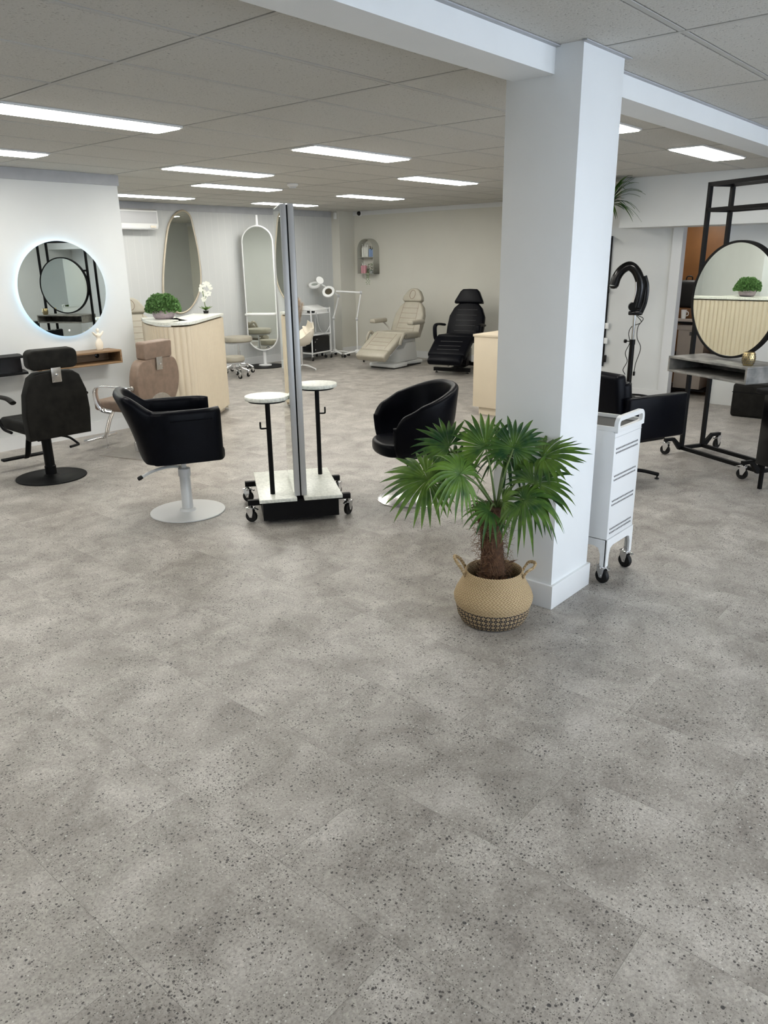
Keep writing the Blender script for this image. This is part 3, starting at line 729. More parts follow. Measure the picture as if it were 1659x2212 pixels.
# square cream counter behind the column
r = thing('cream_cabinet', 'plain cream counter cabinet partly hidden behind the white column', 'cabinet', (7.34, 4.98, 0))
bm = B(); span(bm, (0, -.95, .09), (.55, 0, .885), bev=.002); obj('body', bm, 'cream', r)
bm = B(); span(bm, (.04, -.93, .001), (.52, -.06, .09)); obj('plinth', bm, 'cream', r)
bm = B(); span(bm, (-.01, -.96, .886), (.56, .01, .912), bev=.002); obj('counter_top', bm, 'cream', r)
# ================================================================ chairs
def shape_yz(bm, pts, th, x=0, tilt=0, bev=.02, z0=0, seg=4):
    """outline in (y,z), thickness th along -x from x, tilted back about y axis at z0"""
    mx = Matrix.Translation((x, 0, z0)) @ Matrix.Rotation(radians(tilt), 4, 'Y') @ Matrix(((0, 0, -1, 0), (1, 0, 0, 0), (0, 1, 0, 0), (0, 0, 0, 1)))
    prism(bm, pts, th, mx, bev=bev, seg=seg)
def recliner(label, loc, rz, leather, metalm, style):
    r = thing('reclining_salon_chair', label, 'salon chair', loc, rz, None)
    zs = .40
    # base
    bm = B()
    if style == 'disc': lathe(bm, [(0, 0), (.283, 0), (.285, .004), (.283, .010), (.07, .013), (.05, .03), (0, .03)], n=64)
    else: prism(bm, rrect(.54, .54, .03), .008); lathe(bm, [(.05, .008), (.045, .02)], n=20)
    obj('base_plate', bm, metalm, r)
    bm = B(); lathe(bm, [(.046, .012), (.046, .10), (.040, .105), (.040, .36), (.034, .365), (.034, .42)], n=24); box(bm, (0, 0, .415), (.26, .20, .02), bev=.004); obj('column', bm, metalm if style == 'disc' else 'chrome', r)
    bm = B()
    if style == 'disc':
        lathe(bm, [(.02, -.02), (.02, .02)], mx=T(0, .05, .34, 90, 0, 0), n=14)
        tube(bm, [(-.03, -.03, .36), (-.06, -.09, .355), (-.09, -.16, .33), (-.11, -.215, .275), (-.112, -.222, .262)], .010, flat=(1, 1)); tube(bm, [(-.112, -.222, .262), (-.15, -.13, .262)], .011, k=0)
    else: tube(bm, [(-.03, -.03, .34), (-.09, -.09, .32), (-.16, -.12, .26)], .010)
    obj('pump_lever', bm, metalm if style == 'disc' else 'chrome', r)
    # seat
    bm = B(); box(bm, (.02, 0, .475), (.50, .49, .10), bev=.03, seg=4)
    obj('seat', bm, leather, r)
    if style == 'disc':
        bm = B()
        for x in (-.02, .08, .18): box(bm, (x, 0, .5245), (.008, .42, .004))
        obj('seat_seam', bm, 'black_leather', r)
    # backrest
    if style == 'disc': pts = [(-.255, 0), (-.265, .20), (-.25, .36), (-.20, .49), (-.15, .525), (0, .535), (.15, .525), (.20, .49), (.25, .36), (.265, .20), (.255, 0)]
    else: pts = spline2([(-.14, -.01), (-.25, .10), (-.288, .24), (-.268, .37), (-.20, .447), (0, .46), (.20, .447), (.268, .37), (.288, .24), (.25, .10), (.14, -.01), (0, -.015)], 4)
    bm = B(); shape_yz(bm, pts, .095, x=-.215, tilt=-4, bev=.012, z0=zs if style == 'disc' else .46); bk = obj('backrest', bm, leather, r, ang=50)
    zt = .945 if style == 'disc' else .905
    bm = B(); shape_yz(bm, rrect(.395 if style == 'disc' else .37, .155, .05 if style == 'disc' else .025, cy=.0), .10, x=-.255, tilt=-4, bev=.014, z0=zt+.082); obj('headrest', bm, leather, r, ang=50)
    bm = B(); box(bm, (-.365 if style == 'disc' else -.352, 0, zt-.045), (.005, .078, .115), (0, -4, 0), bev=.001)
    pl = obj('bracket_plate', bm, 'satin', r, label='brushed metal headrest bracket')
    bm = B(); lathe(bm, [(0, .014), (.010, .011), (.012, 0), (0, 0)], mx=T(-.368 if style == 'disc' else -.355, 0, zt-.045, 0, -94, 0), n=16)
    obj('bracket_knob', bm, 'chrome', pl)
    for sy in (-1, 1):
        for sz in (-1, 1): bm = B(); lathe(bm, [(0, .003), (.004, .002), (.004, 0)], mx=T(-.368 if style == 'disc' else -.355, sy*.030, zt-.045+sz*.045, 0, -94, 0), n=8); obj('bracket_screw', bm, 'chrome', pl)
    if style == 'disc':
        for s in (-1, 1):
            bm = B(); tube(bm, [(-.20, s*.30, .70), (-.10, s*.305, .725), (.10, s*.305, .72), (.20, s*.30, .70)], .022, flat=(1.2, .75), n=14); a = obj('armrest', bm, 'dark_leather', r)
            bm = B(); tube(bm, [(.16, s*.30, .68), (.20, s*.285, .58), (.16, s*.27, .45), (.05, s*.25, .42)], .013, n=10); obj('arm_support', bm, 'black_metal', a)
    else:
        bm = B(); R_ = .16
        pts = [(-R_*cos(pi*i/16), -.03+.13*sin(pi*i/16)) for i in range(17)]
        shape_yz(bm, pts, .012, x=-.312, tilt=-4, bev=.002, z0=.49); obj('lower_cover', bm, 'satin', r, label='curved metal cover at foot of backrest')
        for s in (-1, 1):
            bm = B(); tube(bm, [(-.27, s*.27, .66), (-.20, s*.31, .672), (.0, s*.325, .675), (.10, s*.325, .665), (.15, s*.32, .62), (.155, s*.305, .52), (.13, s*.275, .45), (.05, s*.25, .43)], .019, flat=(1.5, .5), n=12); obj('armrest', bm, 'chrome', r)
            bm = B(); lathe(bm, [(0, 0), (.018, 0), (.022, .03), (0, .05)], mx=T(-.26, s*.262, .665, -90*s, 0, 0), n=14); obj('recline_knob', bm, 'satin', r)
    # foot rest
    fm = 'black_metal' if style == 'disc' else 'chrome'
    bm = B(); tube(bm, [(.10, 0, .42), (.24, 0, .40), (.33, 0, .30), (.41, 0, .13), (.46, 0, .10)], .02, flat=(1.3, .7)); 
    if style != 'disc': lathe(bm, [(.022, 0), (.022, .008), (.008, .012), (.008, .13)], c=(.40, 0, .001), n=14)
    f = obj('footrest_arm', bm, fm, r)
    bm = B(); box(bm, (.48, 0, .105), (.06, .40, .022), bev=.008, seg=3); obj('foot_bar', bm, fm, f)
    return r
recliner('charcoal reclining salon chair seen from behind, black disc base, by the lit mirror', (2.885, 6.265, 0), 89, 'dark_leather', 'black_metal', 'disc')
recliner('taupe reclining salon chair with chrome arms in front of the reception desk', (3.865, 6.46, 0), 106, 'tan_leather', 'satin', 'square')

def sstep(t): t = max(0, min(1, t)); return t*t*(3-2*t)
def shell(bm, plan, top, bot, th, n=48, m_=5, ph=110, lean=lambda a, v: 0, taper=lambda a, v: 1):
    """upholstered wall round a seat. plan(a)->(x,y) unit outline, a in [-1,1]"""
    rows = []
    for i in range(n+1):
        a = -1+2*i/n; x, y = plan(a); nrm = Vector((x, y, 0)).normalized(); zt, zb = top(a), bot(a)
        ring = []
        k = taper(a, 0)
        for j in range(m_+1):          # outer, bottom to top
            v = j/m_; z = zb+(zt-th*.5-zb)*v; s = taper(a, v); l = lean(a, v)
            ring.append(Vector((x*s, y*s, z))+nrm*l)
        l = lean(a, 1); s = taper(a, 1); c = Vector((x*s, y*s, zt-th*.5))+nrm*(l-th*.5)
        for q in range(1, 6): ring.append(c+nrm*cos(pi*q/6)*th*.5+Vector((0, 0, sin(pi*q/6)*th*.5)))
        for j in range(m_, -1, -1):
            v = j/m_; z = zb+(zt-th*.5-zb)*v; s = taper(a, v); l = lean(a, v)
            ring.append(Vector((x*s, y*s, z))+nrm*(l-th))
        rows.append(ring)
    # round the two free ends
    t = bmesh.new(); V = [[t.verts.new(p) for p in rw] for rw in rows]; nv = len(V[0])
    for i in range(len(V)-1):
        for j in range(nv): t.faces.new((V[i][j], V[i+1][j], V[i+1][(j+1) % nv], V[i][(j+1) % nv]))
    for k, rw in ((0, rows[0]), (-1, rows[-1])):
        d = (Vector(rows[k][0])-Vector(rows[1 if k == 0 else -2][0])); d.z = 0; d.normalize()
        nj = nv//2; cen = [(Vector(rw[j])+Vector(rw[nv-1-j]))/2 for j in range(nj)]
        for j in range(nj): pass
        # cap strip with bulge
        mid = [t.verts.new(c+d*th*.45) for c in cen]
        for j in range(nj-1):
            t.faces.new((V[k][j], V[k][j+1], mid[j+1], mid[j])); t.faces.new((V[k][nv-1-j], V[k][nv-2-j], mid[j+1], mid[j]))
        t.faces.new((V[k][nj-1], V[k][nj], mid[nj-1])) if nv % 2 == 0 else t.faces.new((V[k][nj-1], V[k][nj], V[k][nj+1], mid[nj-1]))
    bmesh.ops.recalc_face_normals(t, faces=t.faces[:]); merge(bm, t)
# ---- tub chair with chrome base
r = thing('tub_salon_chair', 'black leather tub chair on a chrome disc base behind the potted palm', 'salon chair', (4.30, 3.47, 0), 146)
bm = B(); lathe(bm, [(0, 0), (.245, 0), (.247, .006), (.235, .014), (.12, .026), (.06, .04), (0, .045)], n=64); obj('base_plate', bm, 'polished', r)
bm = B(); lathe(bm, [(.045, .04), (.045, .20), (.028, .205), (.028, .34), (.10, .35), (.10, .37)], n=24); obj('column', bm, 'chrome', r)
bm = B(); tube(bm, [(.03, 0, .32), (.05, -.10, .32), (.05, -.20, .30), (.04, -.24, .27)], .008); obj('pump_lever', bm, 'chrome', r)
def plan4(a):
    ph = abs(a)*radians(150); c, s_ = cos(ph), sin(ph)
    if ph < pi/2: return (-.30*c**.9, (1 if a > 0 else -1)*.315*s_**.9)
    return (.18*(ph-pi/2)/radians(60)+1e-4, (1 if a > 0 else -1)*(.315-.035*((ph-pi/2)/radians(60))**2))
bm = B(); shell(bm, plan4, lambda a: .875-.19*sstep((abs(a)-.08)/.95)-.07*max(0, (abs(a)-.84)/.16)**2.5, lambda a: .375, .058, n=64,
      lean=lambda a, v: .05*v*(1-abs(a)*.4), taper=lambda a, v: .84+.16*min(1, v*2.2))
obj('shell_back', bm, 'black_leather', r, ang=70)
bm = B(); prism(bm, spline2([(-.22, -.14), (-.22, .14), (0, .215), (.18, .215), (.25, .14), (.275, 0), (.25, -.14), (.18, -.215), (0, -.215)], 6), .095, T(0, 0, .378), bev=.03, seg=4); obj('seat', bm, 'black_leather', r, ang=60)
# ---- square shouldered chair with silver base
r = thing('styling_chair', 'black leather styling chair with pale grey pedestal in the left foreground', 'salon chair', (3.055, 4.55, 0), -27)
bm = B(); lathe(bm, [(0, 0), (.266, 0), (.269, .003), (.266, .008), (.06, .012), (.05, .03), (0, .03)], n=72); obj('base_plate', bm, 'pale_grey', r)
bm = B(); lathe(bm, [(.040, .012), (.040, .10), (.0385, .102), (.0385, .27), (.044, .272), (.044, .325), (.036, .33), (.018, .332), (.018, .40), (.08, .41), (.08, .42)], n=28); obj('column', bm, 'pale_grey', r)
bm = B(); tube(bm, [(.03, .03, .31), (-.02, .06, .325), (-.12, .06, .33), (-.22, .04, .315), (-.29, .02, .29)], .0145, flat=(1.2, .7)); 
lathe(bm, [(.018, -.055), (.018, .055)], mx=T(.0, .02, .30, 90, 0, 0), n=14)
pv = obj('pump_lever', bm, 'pale_grey', r)
bm = B(); lathe(bm, [(0, 0), (.014, 0), (.016, .02), (.012, .035), (0, .037)], mx=T(-.29, .02, .29, 0, -115, 0), n=14); obj('lever_tip', bm, 'rubber', pv)
def sq(a, A, Bb, p):
    ph = a*radians(150); c, s = cos(ph), sin(ph); e = 2/p
    return (-A*abs(c)**e*(1 if c > 0 else -1), Bb*abs(s)**e*(1 if s > 0 else -1))
def plan3(a):
    x, y = sq(a*.93, .29, .315, 3.6); return (x, y)
def top3(a):
    t = abs(a); return .905-.110*sstep((t-.14)/.26)
bm = B(); shell(bm, plan3, top3, lambda a: .435+.03*(1-sstep(abs(a)/.25)), .065, n=90, m_=7, lean=lambda a, v: (.13*v**1.3)*(1-sstep((abs(a)-.12)/.30)), taper=lambda a, v: 1)
obj('shell_back', bm, 'black_leather', r, ang=70)
bm = B(); box(bm, (.015, 0, .465), (.50, .50, .11), bev=.04, seg=4); obj('seat', bm, 'black_leather', r)
bm = B()
for sy in (-1, 1): tube(bm, [(-.10, sy*.3185, .728), (.0, sy*.3175, .728), (.18, sy*.310, .728)], .004, n=6)
obj('piping', bm, 'black_leather', r)

# ---- box armed styling chair behind the trolley
def box_chair(label, loc, rz, leather='black_leather', ring=True, base='star', group=None):
    r = thing('box_arm_salon_chair', label, 'salon chair', loc, rz, group)
    bm = B()
    if base == 'star':
        for k in range(4):
            a = radians(45+90*k+8); d = Vector((cos(a), sin(a), 0))
            tube(bm, [d*.04+Vector((0, 0, .075)), d*.2+Vector((0, 0, .065)), d*.33+Vector((0, 0, .038))], .018, flat=(1.2, .8), n=10)
    else: lathe(bm, [(0, 0), (.24, 0), (.24, .01), (.05, .03), (0, .03)], n=48)
    st = obj('star_base' if base == 'star' else 'base_plate', bm, 'black_metal' if base == 'star' else 'chrome', r)
    if base == 'star':
        for k in range(4):
            a = radians(45+90*k+8); bm = B(); lathe(bm, [(0, 0), (.018, 0), (.018, .008), (.006, .012), (.006, .03)], c=(cos(a)*.32, sin(a)*.32, 0), n=14); obj('foot', bm, 'rubber', st)
    bm = B(); lathe(bm, [(.035, .05), (.035, .22), (.025, .225), (.025, .33)], n=20); obj('column', bm, 'black_metal' if base == 'star' else 'chrome', r)
    bm = B(); box(bm, (.03, 0, .40), (.50, .46, .14), bev=.03, seg=3); obj('seat', bm, leather, r)
    for s in (-1, 1):
        bm = B(); box(bm, (.055, s*.295, .55), (.60, .07, .34), bev=.018, seg=3); obj('armrest', bm, leather, r)
    bm = B(); box(bm, (-.245, 0, .64), (.10, .52, .50), (0, -8, 0), bev=.03, seg=3); box(bm, (-.19, 0, .62), (.09, .54, .42), (0, -8, 0), bev=.03, seg=3); obj('backrest', bm, leather, r)
    if ring:
        bm = B(); tube(bm, [(-.325, .06*cos(t_*pi/8), .73+.06*sin(t_*pi/8)) for t_ in range(18)], .005, n=8, k=0); obj('back_ring', bm, 'chrome', r, label='chrome pull ring')
    return r
box_chair('black box armed salon chair behind the white trolley, chrome ring on its back', (5.80, 2.50, 0), -22)
box_chair('dark olive box armed chair on the far side of the rolling mirror station', (8.35, 1.25, 0), 150, 'dark_leather', False, 'disc')

# ================================================================ double sided mobile mirror with round trays
r = thing('mobile_mirror_station', 'double sided full height mirror on a stone topped castor base with two round trays', 'mirror station', (3.612, 3.985, 0), 53)
# local x = along the mirror (away from camera), local y = left
bm = B(); span(bm, (-.335, -.262, .030), (.33, .262, .165)); obj('base_box', bm, 'black_metal', r)
bm = B()
for x in (-.24, .24): span(bm, (x-.018, -.36, .120), (x+.018, .36, .158), bev=.002)
obj('outrigger_bar', bm, 'black_metal', r)
for y0, y1 in ((.03, .285), (-.285, -.02)):
    bm = B(); span(bm, (-.375, y0, .166), (.375, y1, .190), bev=.002); obj('stone_slab', bm, 'marble', r)
for x in (-.24, .24):
    for y, a in ((.345, 60), (-.345, -40)): castor(r, (x, y, 0), a, 1.12)
for y in (.022, -.024):
    bm = B(); span(bm, (-.33, y-.018, .191), (.17, y+.018, 2.062), bev=.001); fr = obj('mirror_frame', bm, 'silver_metal', r)
    bm = B(); sg = 1 if y > 0 else -1; span(bm, (-.322, y+sg*.0182, .20), (.162, y+sg*.0205, 2.054)); obj('mirror_glass', bm, 'mirror', fr)
bm = B(); span(bm, (-.325, .0035, .191), (.165, -.0055, 2.058)); obj('centre_strip', bm, 'black_metal', r)
for (px, py), hk in (((-.24, .185), 1), ((.19, -.205), -1)):
    bm = B(); lathe(bm, [(.0165, .191), (.0165, .84)], c=(px, py, 0), n=20); p = obj('tray_pole', bm, 'black_metal', r)
    bm = B(); tube(bm, [(px, py+hk*.012, .655), (px, py+hk*.05, .655), (px, py+hk*.055, .665), (px, py+hk*.055, .70)], .006, n=8); obj('tool_hook', bm, 'black_metal', p)
    bm = B(); lathe(bm, [(0, .84), (.125, .84), (.125, .852), (0, .852)], c=(px, py, 0), n=48); obj('tray_plate', bm, 'black_metal', p)
    bm = B(); lathe(bm, [(0, .853), (.146, .853), (.149, .857), (.149, .874), (.146, .878), (0, .878)], c=(px, py, 0), n=64); obj('round_tray', bm, 'marble', p)

# ================================================================ white rolling trolley
r = thing('rolling_trolley', 'tall white metal trolley on castors beside the column', 'trolley', (3.722, 1.628, 0))
# local: x 0..0.33 narrow side, y 0..0.42 depth
def leg_panel(bm, w_, mx):
    pts = [(0, .10), (.030, .10), (.032, .17), (.045, .205), (.075, .215), (w_-.075, .215), (w_-.045, .205), (w_-.032, .17), (w_-.030, .10), (w_, .10), (w_, .26), (0, .26)]
    prism(bm, pts, .012, mx)
W_, D_ = .335, .42
bm = B(); span(bm, (0, .0, .255), (W_, D_, .86), bev=.002); obj('cabinet_body', bm, 'white_metal', r)
bm = B()
for yy in (.006, D_+.006): leg_panel(bm, W_, T(0, yy, 0, 90, 0, 0))
for xx in (0, W_-.012): leg_panel(bm, D_, Matrix.Translation((xx, 0, 0)) @ Matrix(((0, 0, 1, 0), (1, 0, 0, 0), (0, 1, 0, 0), (0, 0, 0, 1))))
obj('leg_frame', bm, 'white_metal', r)
def handle(bm, yy):
    o_ = [(W_-.045+.045*cos(radians(a)), .895+.045*sin(radians(a))) for a in range(0, 91, 15)]+[(.045+.045*cos(radians(a)), .895+.045*sin(radians(a))) for a in range(90, 181, 15)]+[(0, .855-.0*i) for i in range(7)]+[(W_, .855) for i in range(7)]
    i_ = rrect(W_-.05, .038, .016, 6, W_/2, .897)
    rows = []
    n = len(o_)
    for a, b_ in zip(o_, i_): rows.append([(a[0], yy, a[1]), (b_[0], yy, b_[1]), (b_[0], yy+.022, b_[1]), (a[0], yy+.022, a[1])])
    grid_mesh(bm, rows, closed_u=True, closed_v=True)
for yy in (-.012, D_-.01):
    bm = B(); handle(bm, yy); obj('handle_frame', bm, 'white_metal', r)
bm = B(); span(bm, (.0, .01, .86), (.012, D_, .885)); obj('tray_rim', bm, 'white_metal', r)
bm = B(); span(bm, (W_-.012, .01, .86), (W_, D_, .885)); obj('tray_rim', bm, 'white_metal', r)
bm = B(); span(bm, (.012, .011, .861), (W_-.012, D_-.012, .866)); obj('tray_mat', bm, 'rubber', r)
bm = B()
for z0 in (.765, .615, .475, .315):
    for k in range(2):
        for i in range(17): box(bm, (.030+i*.0165, -.0004, z0-k*.022), (.006, .0035, .009))
p_ = obj('vent_slots', bm, 'label', r)
for z in (.828, .2605):
    bm = B(); span(bm, (.0, -.0022, z), (W_, -.0005, z+.0015)); obj('panel_seam', bm, 'grey_plastic', r)
for x, y in ((.018, .02), (W_-.018, .02), (.018, D_-.02), (W_-.018, D_-.02)): castor(r, (x, y, 0), 75, 1.1)
# ================================================================ rolling station with round mirror (right)
U_ = (-.4679, -.8838); rz = math.degrees(math.atan2(U_[1], U_[0]))
# local x runs to the right along the station, local y points away from the sitter
r = thing('rolling_mirror_station', 'black steel rolling station with round mirror and grey concrete shelf on the right', 'mirror station', (6.96, 2.40, 0), rz)
Wd, Dp, Ht = .90, .24, 2.30
# local +y = rotate +90 of U_ : (.863,-.505) = away from viewer
q = .0155
for x in (0, Wd):
    for y in (0, Dp):
        bm = B(); span(bm, (x-q, y-q, .03), (x+q, y+q, Ht)); obj('upright', bm, 'black_metal', r)
for z, nm in ((.045, 'bottom_frame'), (2.085, 'upper_frame'), (Ht-q, 'top_frame')):
    bm = B()
    for y in (0, Dp): span(bm, (-q*.9, y-q, z-q), (Wd+q*.9, y+q, z+q))
    for x in (0, Wd): span(bm, (x-q, -q*.9, z-q), (x+q, Dp+q*.9, z+q))
    obj(nm, bm, 'black_metal', r)
bm = B(); span(bm, (q, -q, 1.60), (Wd-q, q, 1.63)); obj('mirror_rail', bm, 'black_metal', r)
for x in (0, Wd):
    for y, s in ((0, -1), (Dp, 1)):
        bm = B(); t = B(); prism(t, [(0, .030), (.0, .062), (.10, .150), (.20, .150), (.20, .122), (.11, .122), (.035, .030)], .03); 
        mx = Matrix.Translation((x-.015, y, 0)) @ Matrix(((0, 0, 1, 0), (s, 0, 0, 0), (0, 1, 0, 0), (0, 0, 0, 1)))
        merge(bm, t, mx); bmesh.ops.recalc_face_normals(bm, faces=bm.faces[:]); bk = obj('castor_bracket', bm, 'black_metal', r)
        castor(r, (x, y+s*.18, 0), 25 if s < 0 else 100, 1.18)
bm = B(); t_ = .018; z0, z1 = .768, .90; xa, xb, ya, yb = .03, Wd+.0, -.28, .12
span(bm, (xa, ya, z0), (xb, yb, z0+t_), bev=.001); span(bm, (xa, ya, z1-t_), (xb, yb, z1), bev=.001)
span(bm, (xa, ya, z0+t_), (xa+t_, yb, z1-t_)); span(bm, (xb-t_, ya, z0+t_), (xb, yb, z1-t_)); span(bm, (xa+t_, yb-t_, z0+t_), (xb-t_, yb, z1-t_))
obj('shelf_box', bm, 'concrete', r)
cxm = Wd*.5; zm = 1.375; RM = .448
bm = B(); lathe(bm, [(0, 0), (RM, 0), (RM, .006), (0, .006)], mx=T(cxm, -.052, zm, 90, 0, 0), n=96); obj('mirror_glass', bm, 'mirror', r)
bm = B(); lathe(bm, [(RM-.004, 0), (RM+.014, 0), (RM+.014, .045), (RM-.004, .045), (RM-.004, 0)], mx=T(cxm, -.018, zm, 90, 0, 0), n=96); obj('mirror_rim', bm, 'black_metal', r)
bm = B(); lathe(bm, [(0, 0), (RM, 0), (RM, .03), (0, .03)], mx=T(cxm, -.018, zm, 90, 0, 0), n=64); obj('mirror_back', bm, 'black_plastic', r)
# candle holder on the shelf
bm = B(); pr = [(.0, 0), (.036, 0), (.043, .014), (.050, .040), (.050, .064), (.045, .090), (.041, .102), (.038, .102), (.042, .08), (.044, .055), (.037, .01), (0, .008)]
lathe(bm, pr, n=40); o = obj('candle_holder', bm, 'gold', ang=60); o.location = (6.43, 1.775, .9012)
bm = B()
for k in range(5):
    for i in range(16):
        a = 2*pi*(i+.5*(k % 2))/16; z = .020+k*.0165; rr = [.0455, .0492, .0505, .0496, .0462][k]
        lathe(bm, [(0, .0012), (.0046, .0008), (.0046, 0)], mx=Matrix.Translation((cos(a)*rr, sin(a)*rr, z)) @ Euler((0, pi/2, a)).to_matrix().to_4x4(), n=6)
d = obj('punched_dots', bm, 'label', o); tag(o, 'gold dotted candle holder on the grey station shelf', 'candle holder')
# black tool cabinet at the right edge
r = thing('tool_cabinet', 'black cabinet with a projecting top, cut by the right picture edge', 'cabinet', (6.19, 1.525, 0), rz)
bm = B(); span(bm, (0, -.05, .20), (.40, .35, .74), bev=.004); obj('body', bm, 'black_plastic', r)
bm = B(); span(bm, (-.05, -.09, .741), (.45, .39, .775), bev=.004); obj('top', bm, 'black_metal', r)
for x in (.03, .37):
    for y in (.0, .30):
        bm = B(); span(bm, (x-.012, y-.012, 0), (x+.012, y+.012, .199)); obj('leg', bm, 'black_metal', r)
# tall black display rack mostly behind the column, with plant on top
r = thing('display_rack', 'tall black wall board almost hidden by the column, only its edge showing', 'rack', (9.585, 4.445, 0), 0)
bm = B(); span(bm, (-.010, -.0, .35), (.010, .62, 1.95)); obj('back_board', bm, 'black_metal', r)
bm = B(); span(bm, (-.22, .0, 1.951), (.010, .62, 1.968)); obj('top_shelf', bm, 'black_metal', r)
for z in (.87, .68):
    bm = B(); box(bm, (-.02, -.022, z), (.02, .045, .075), bev=.003); obj('label_holder', bm, 'white_plastic', r)
bm = B(); box(bm, (-.02, -.022, .45), (.03, .04, .09), bev=.004); obj('clip', bm, 'rubber', r)
bm = B(); prism(bm, [(0, 0), (-.075, .012), (-.075, .004), (0, -.05)], .012, T(-.01, -.001, 1.33, 90, 0, 0)); obj('hook', bm, 'black_metal', r)
r = thing('trailing_grass_plant', 'arching green grass plant hanging from the ceiling behind the column', 'plant', (8.90, 4.24, 2.16))
bm = B(); lathe(bm, [(0, 0), (.06, 0), (.08, .11), (.075, .11), (0, .09)], n=24); obj('pot', bm, 'black_plastic', r)
bm = B()
for k in range(3): tube(bm, [(cos(k*2.1)*.077, sin(k*2.1)*.077, .10), (0, 0, .415)], .002, n=5, k=0)
obj('hanging_cord', bm, 'rubber', r)
bm = B(); rg = random.Random(21)
for i in range(90):
    a = rg.uniform(0, 2*pi); L = rg.uniform(.25, .47); up = rg.uniform(.5, 1.6); w_ = rg.uniform(.032, .050)
    d = Vector((cos(a), sin(a), 0)); s = Vector((-sin(a), cos(a), 0)); pr_ = None
    for j in range(8):
        t_ = j/7; p = Vector((0, 0, .10))+d*L*t_+Vector((0, 0, up*L*t_*1.2-L*1.0*t_*t_)); ww = w_*(1-t_**2)*.5+.0006
        cur = (bm.verts.new(p-s*ww), bm.verts.new(p+Vector((0, 0, -.003))), bm.verts.new(p+s*ww))
        if pr_: bm.faces.new((pr_[0], pr_[1], cur[1], cur[0])); bm.faces.new((pr_[1], pr_[2], cur[2], cur[1]))
        pr_ = cur
obj('foliage', bm, 'palm', r, ang=180)

# ================================================================ hood dryer stand
r = thing('hair_processor', 'black curved infrared hair processor on a tall stand by the right wall', 'hair processor', (8.97, 3.81, 0), 0)
bm = B()
for k in range(5):
    a = radians(72*k+20); d = Vector((cos(a), sin(a), 0)); tube(bm, [d*.03+Vector((0, 0, .12)), d*.16+Vector((0, 0, .11)), d*.30+Vector((0, 0, .085))], .018, flat=(1.1, .7))
st = obj('star_base', bm, 'black_plastic', r)
for k in range(5):
    a = radians(72*k+20); castor(r, (cos(a)*.29, sin(a)*.29, 0), 72*k, .85, brake=False)
bm = B(); lathe(bm, [(.030, .10), (.030, .72), (.034, .72), (.034, .78), (.028, .78)], n=20); po = obj('lower_pole', bm, 'black_plastic', r)
bm = B(); lathe(bm, [(.006, 0), (.006, .04), (.022, .045), (.022, .07), (0, .075)], mx=T(-.0, .03, .755, -90, 0, 0), n=14); obj('clamp_knob', bm, 'black_plastic', po)
bm = B(); lathe(bm, [(.017, .78), (.017, 1.06)], n=16); obj('chrome_pole', bm, 'chrome', r, label='chrome upper pole')
# view-left direction in the room is roughly (-.39,.92)
L_ = Vector((-.40, .917, 0)); 
def P3(l, z): return tuple(L_*l+Vector((0, 0, z)))
bm = B(); box(bm, (0, 0, 1.085), (.10, .15, .045), (0, 0, 25), bev=.012); lathe(bm, [(.0, -.05), (.05, -.05), (.055, 0), (.05, .05), (0, .05)], mx=T(*P3(.03, 1.16), 0, 90, 25), n=24)
box(bm, P3(-.03, 1.04+.07), (.05, .12, .10), (0, 0, 25), bev=.02); obj('head_joint', bm, 'black_plastic', r)
pts = [P3(-.015, 1.15), P3(-.035, 1.30), P3(-.035, 1.42), P3(.02, 1.55), P3(.10, 1.615), P3(.18, 1.58), P3(.235, 1.50), P3(.262, 1.40)]
bm = B(); tube(bm, pts, .054, n=18, flat=(1, 1.0)); lathe(bm, [(0, -.034), (.035, -.028), (.054, 0)], mx=T(*P3(.262, 1.395)), n=18); obj('heater_arc', bm, 'black_plastic', r, ang=60)
pts2 = [P3(-.05, 1.10), P3(-.085, 1.22), P3(-.090, 1.38), P3(-.055, 1.50)]
bm = B(); tube(bm, pts2, .030, n=14, flat=(1.6, .7)); obj('rear_shell', bm, 'black_plastic', r, ang=60)
for off in (-.025, .030):
    f_ = Vector((-.917, -.40, 0))*.038
    bm = B(); tube(bm, [tuple(Vector(P3(.0+off+.005, 1.20))+f_), tuple(Vector(P3(-.018+off, 1.32))+f_), tuple(Vector(P3(-.012+off, 1.44))+f_)], .010, n=10); obj('lamp_tube', bm, 'satin', r, label='grey glass heating tube')
bm = B(); tube(bm, [P3(-.02, 1.06), P3(-.08, .98), P3(.02, .93), P3(.05, .85), P3(.03, .74), P3(.07, .62), P3(.04, .52), P3(.08, .42), P3(.05, .36)], .005, n=6)
tube(bm, [P3(-.03, 1.06), P3(-.10, 1.02), P3(-.05, .93), P3(-.05, .80), P3(-.10, .68), P3(-.06, .50), P3(-.05, .40)], .005, n=6)
box(bm, P3(-.05, .375), (.03, .02, .05), bev=.004); obj('power_cord', bm, 'rubber', r)

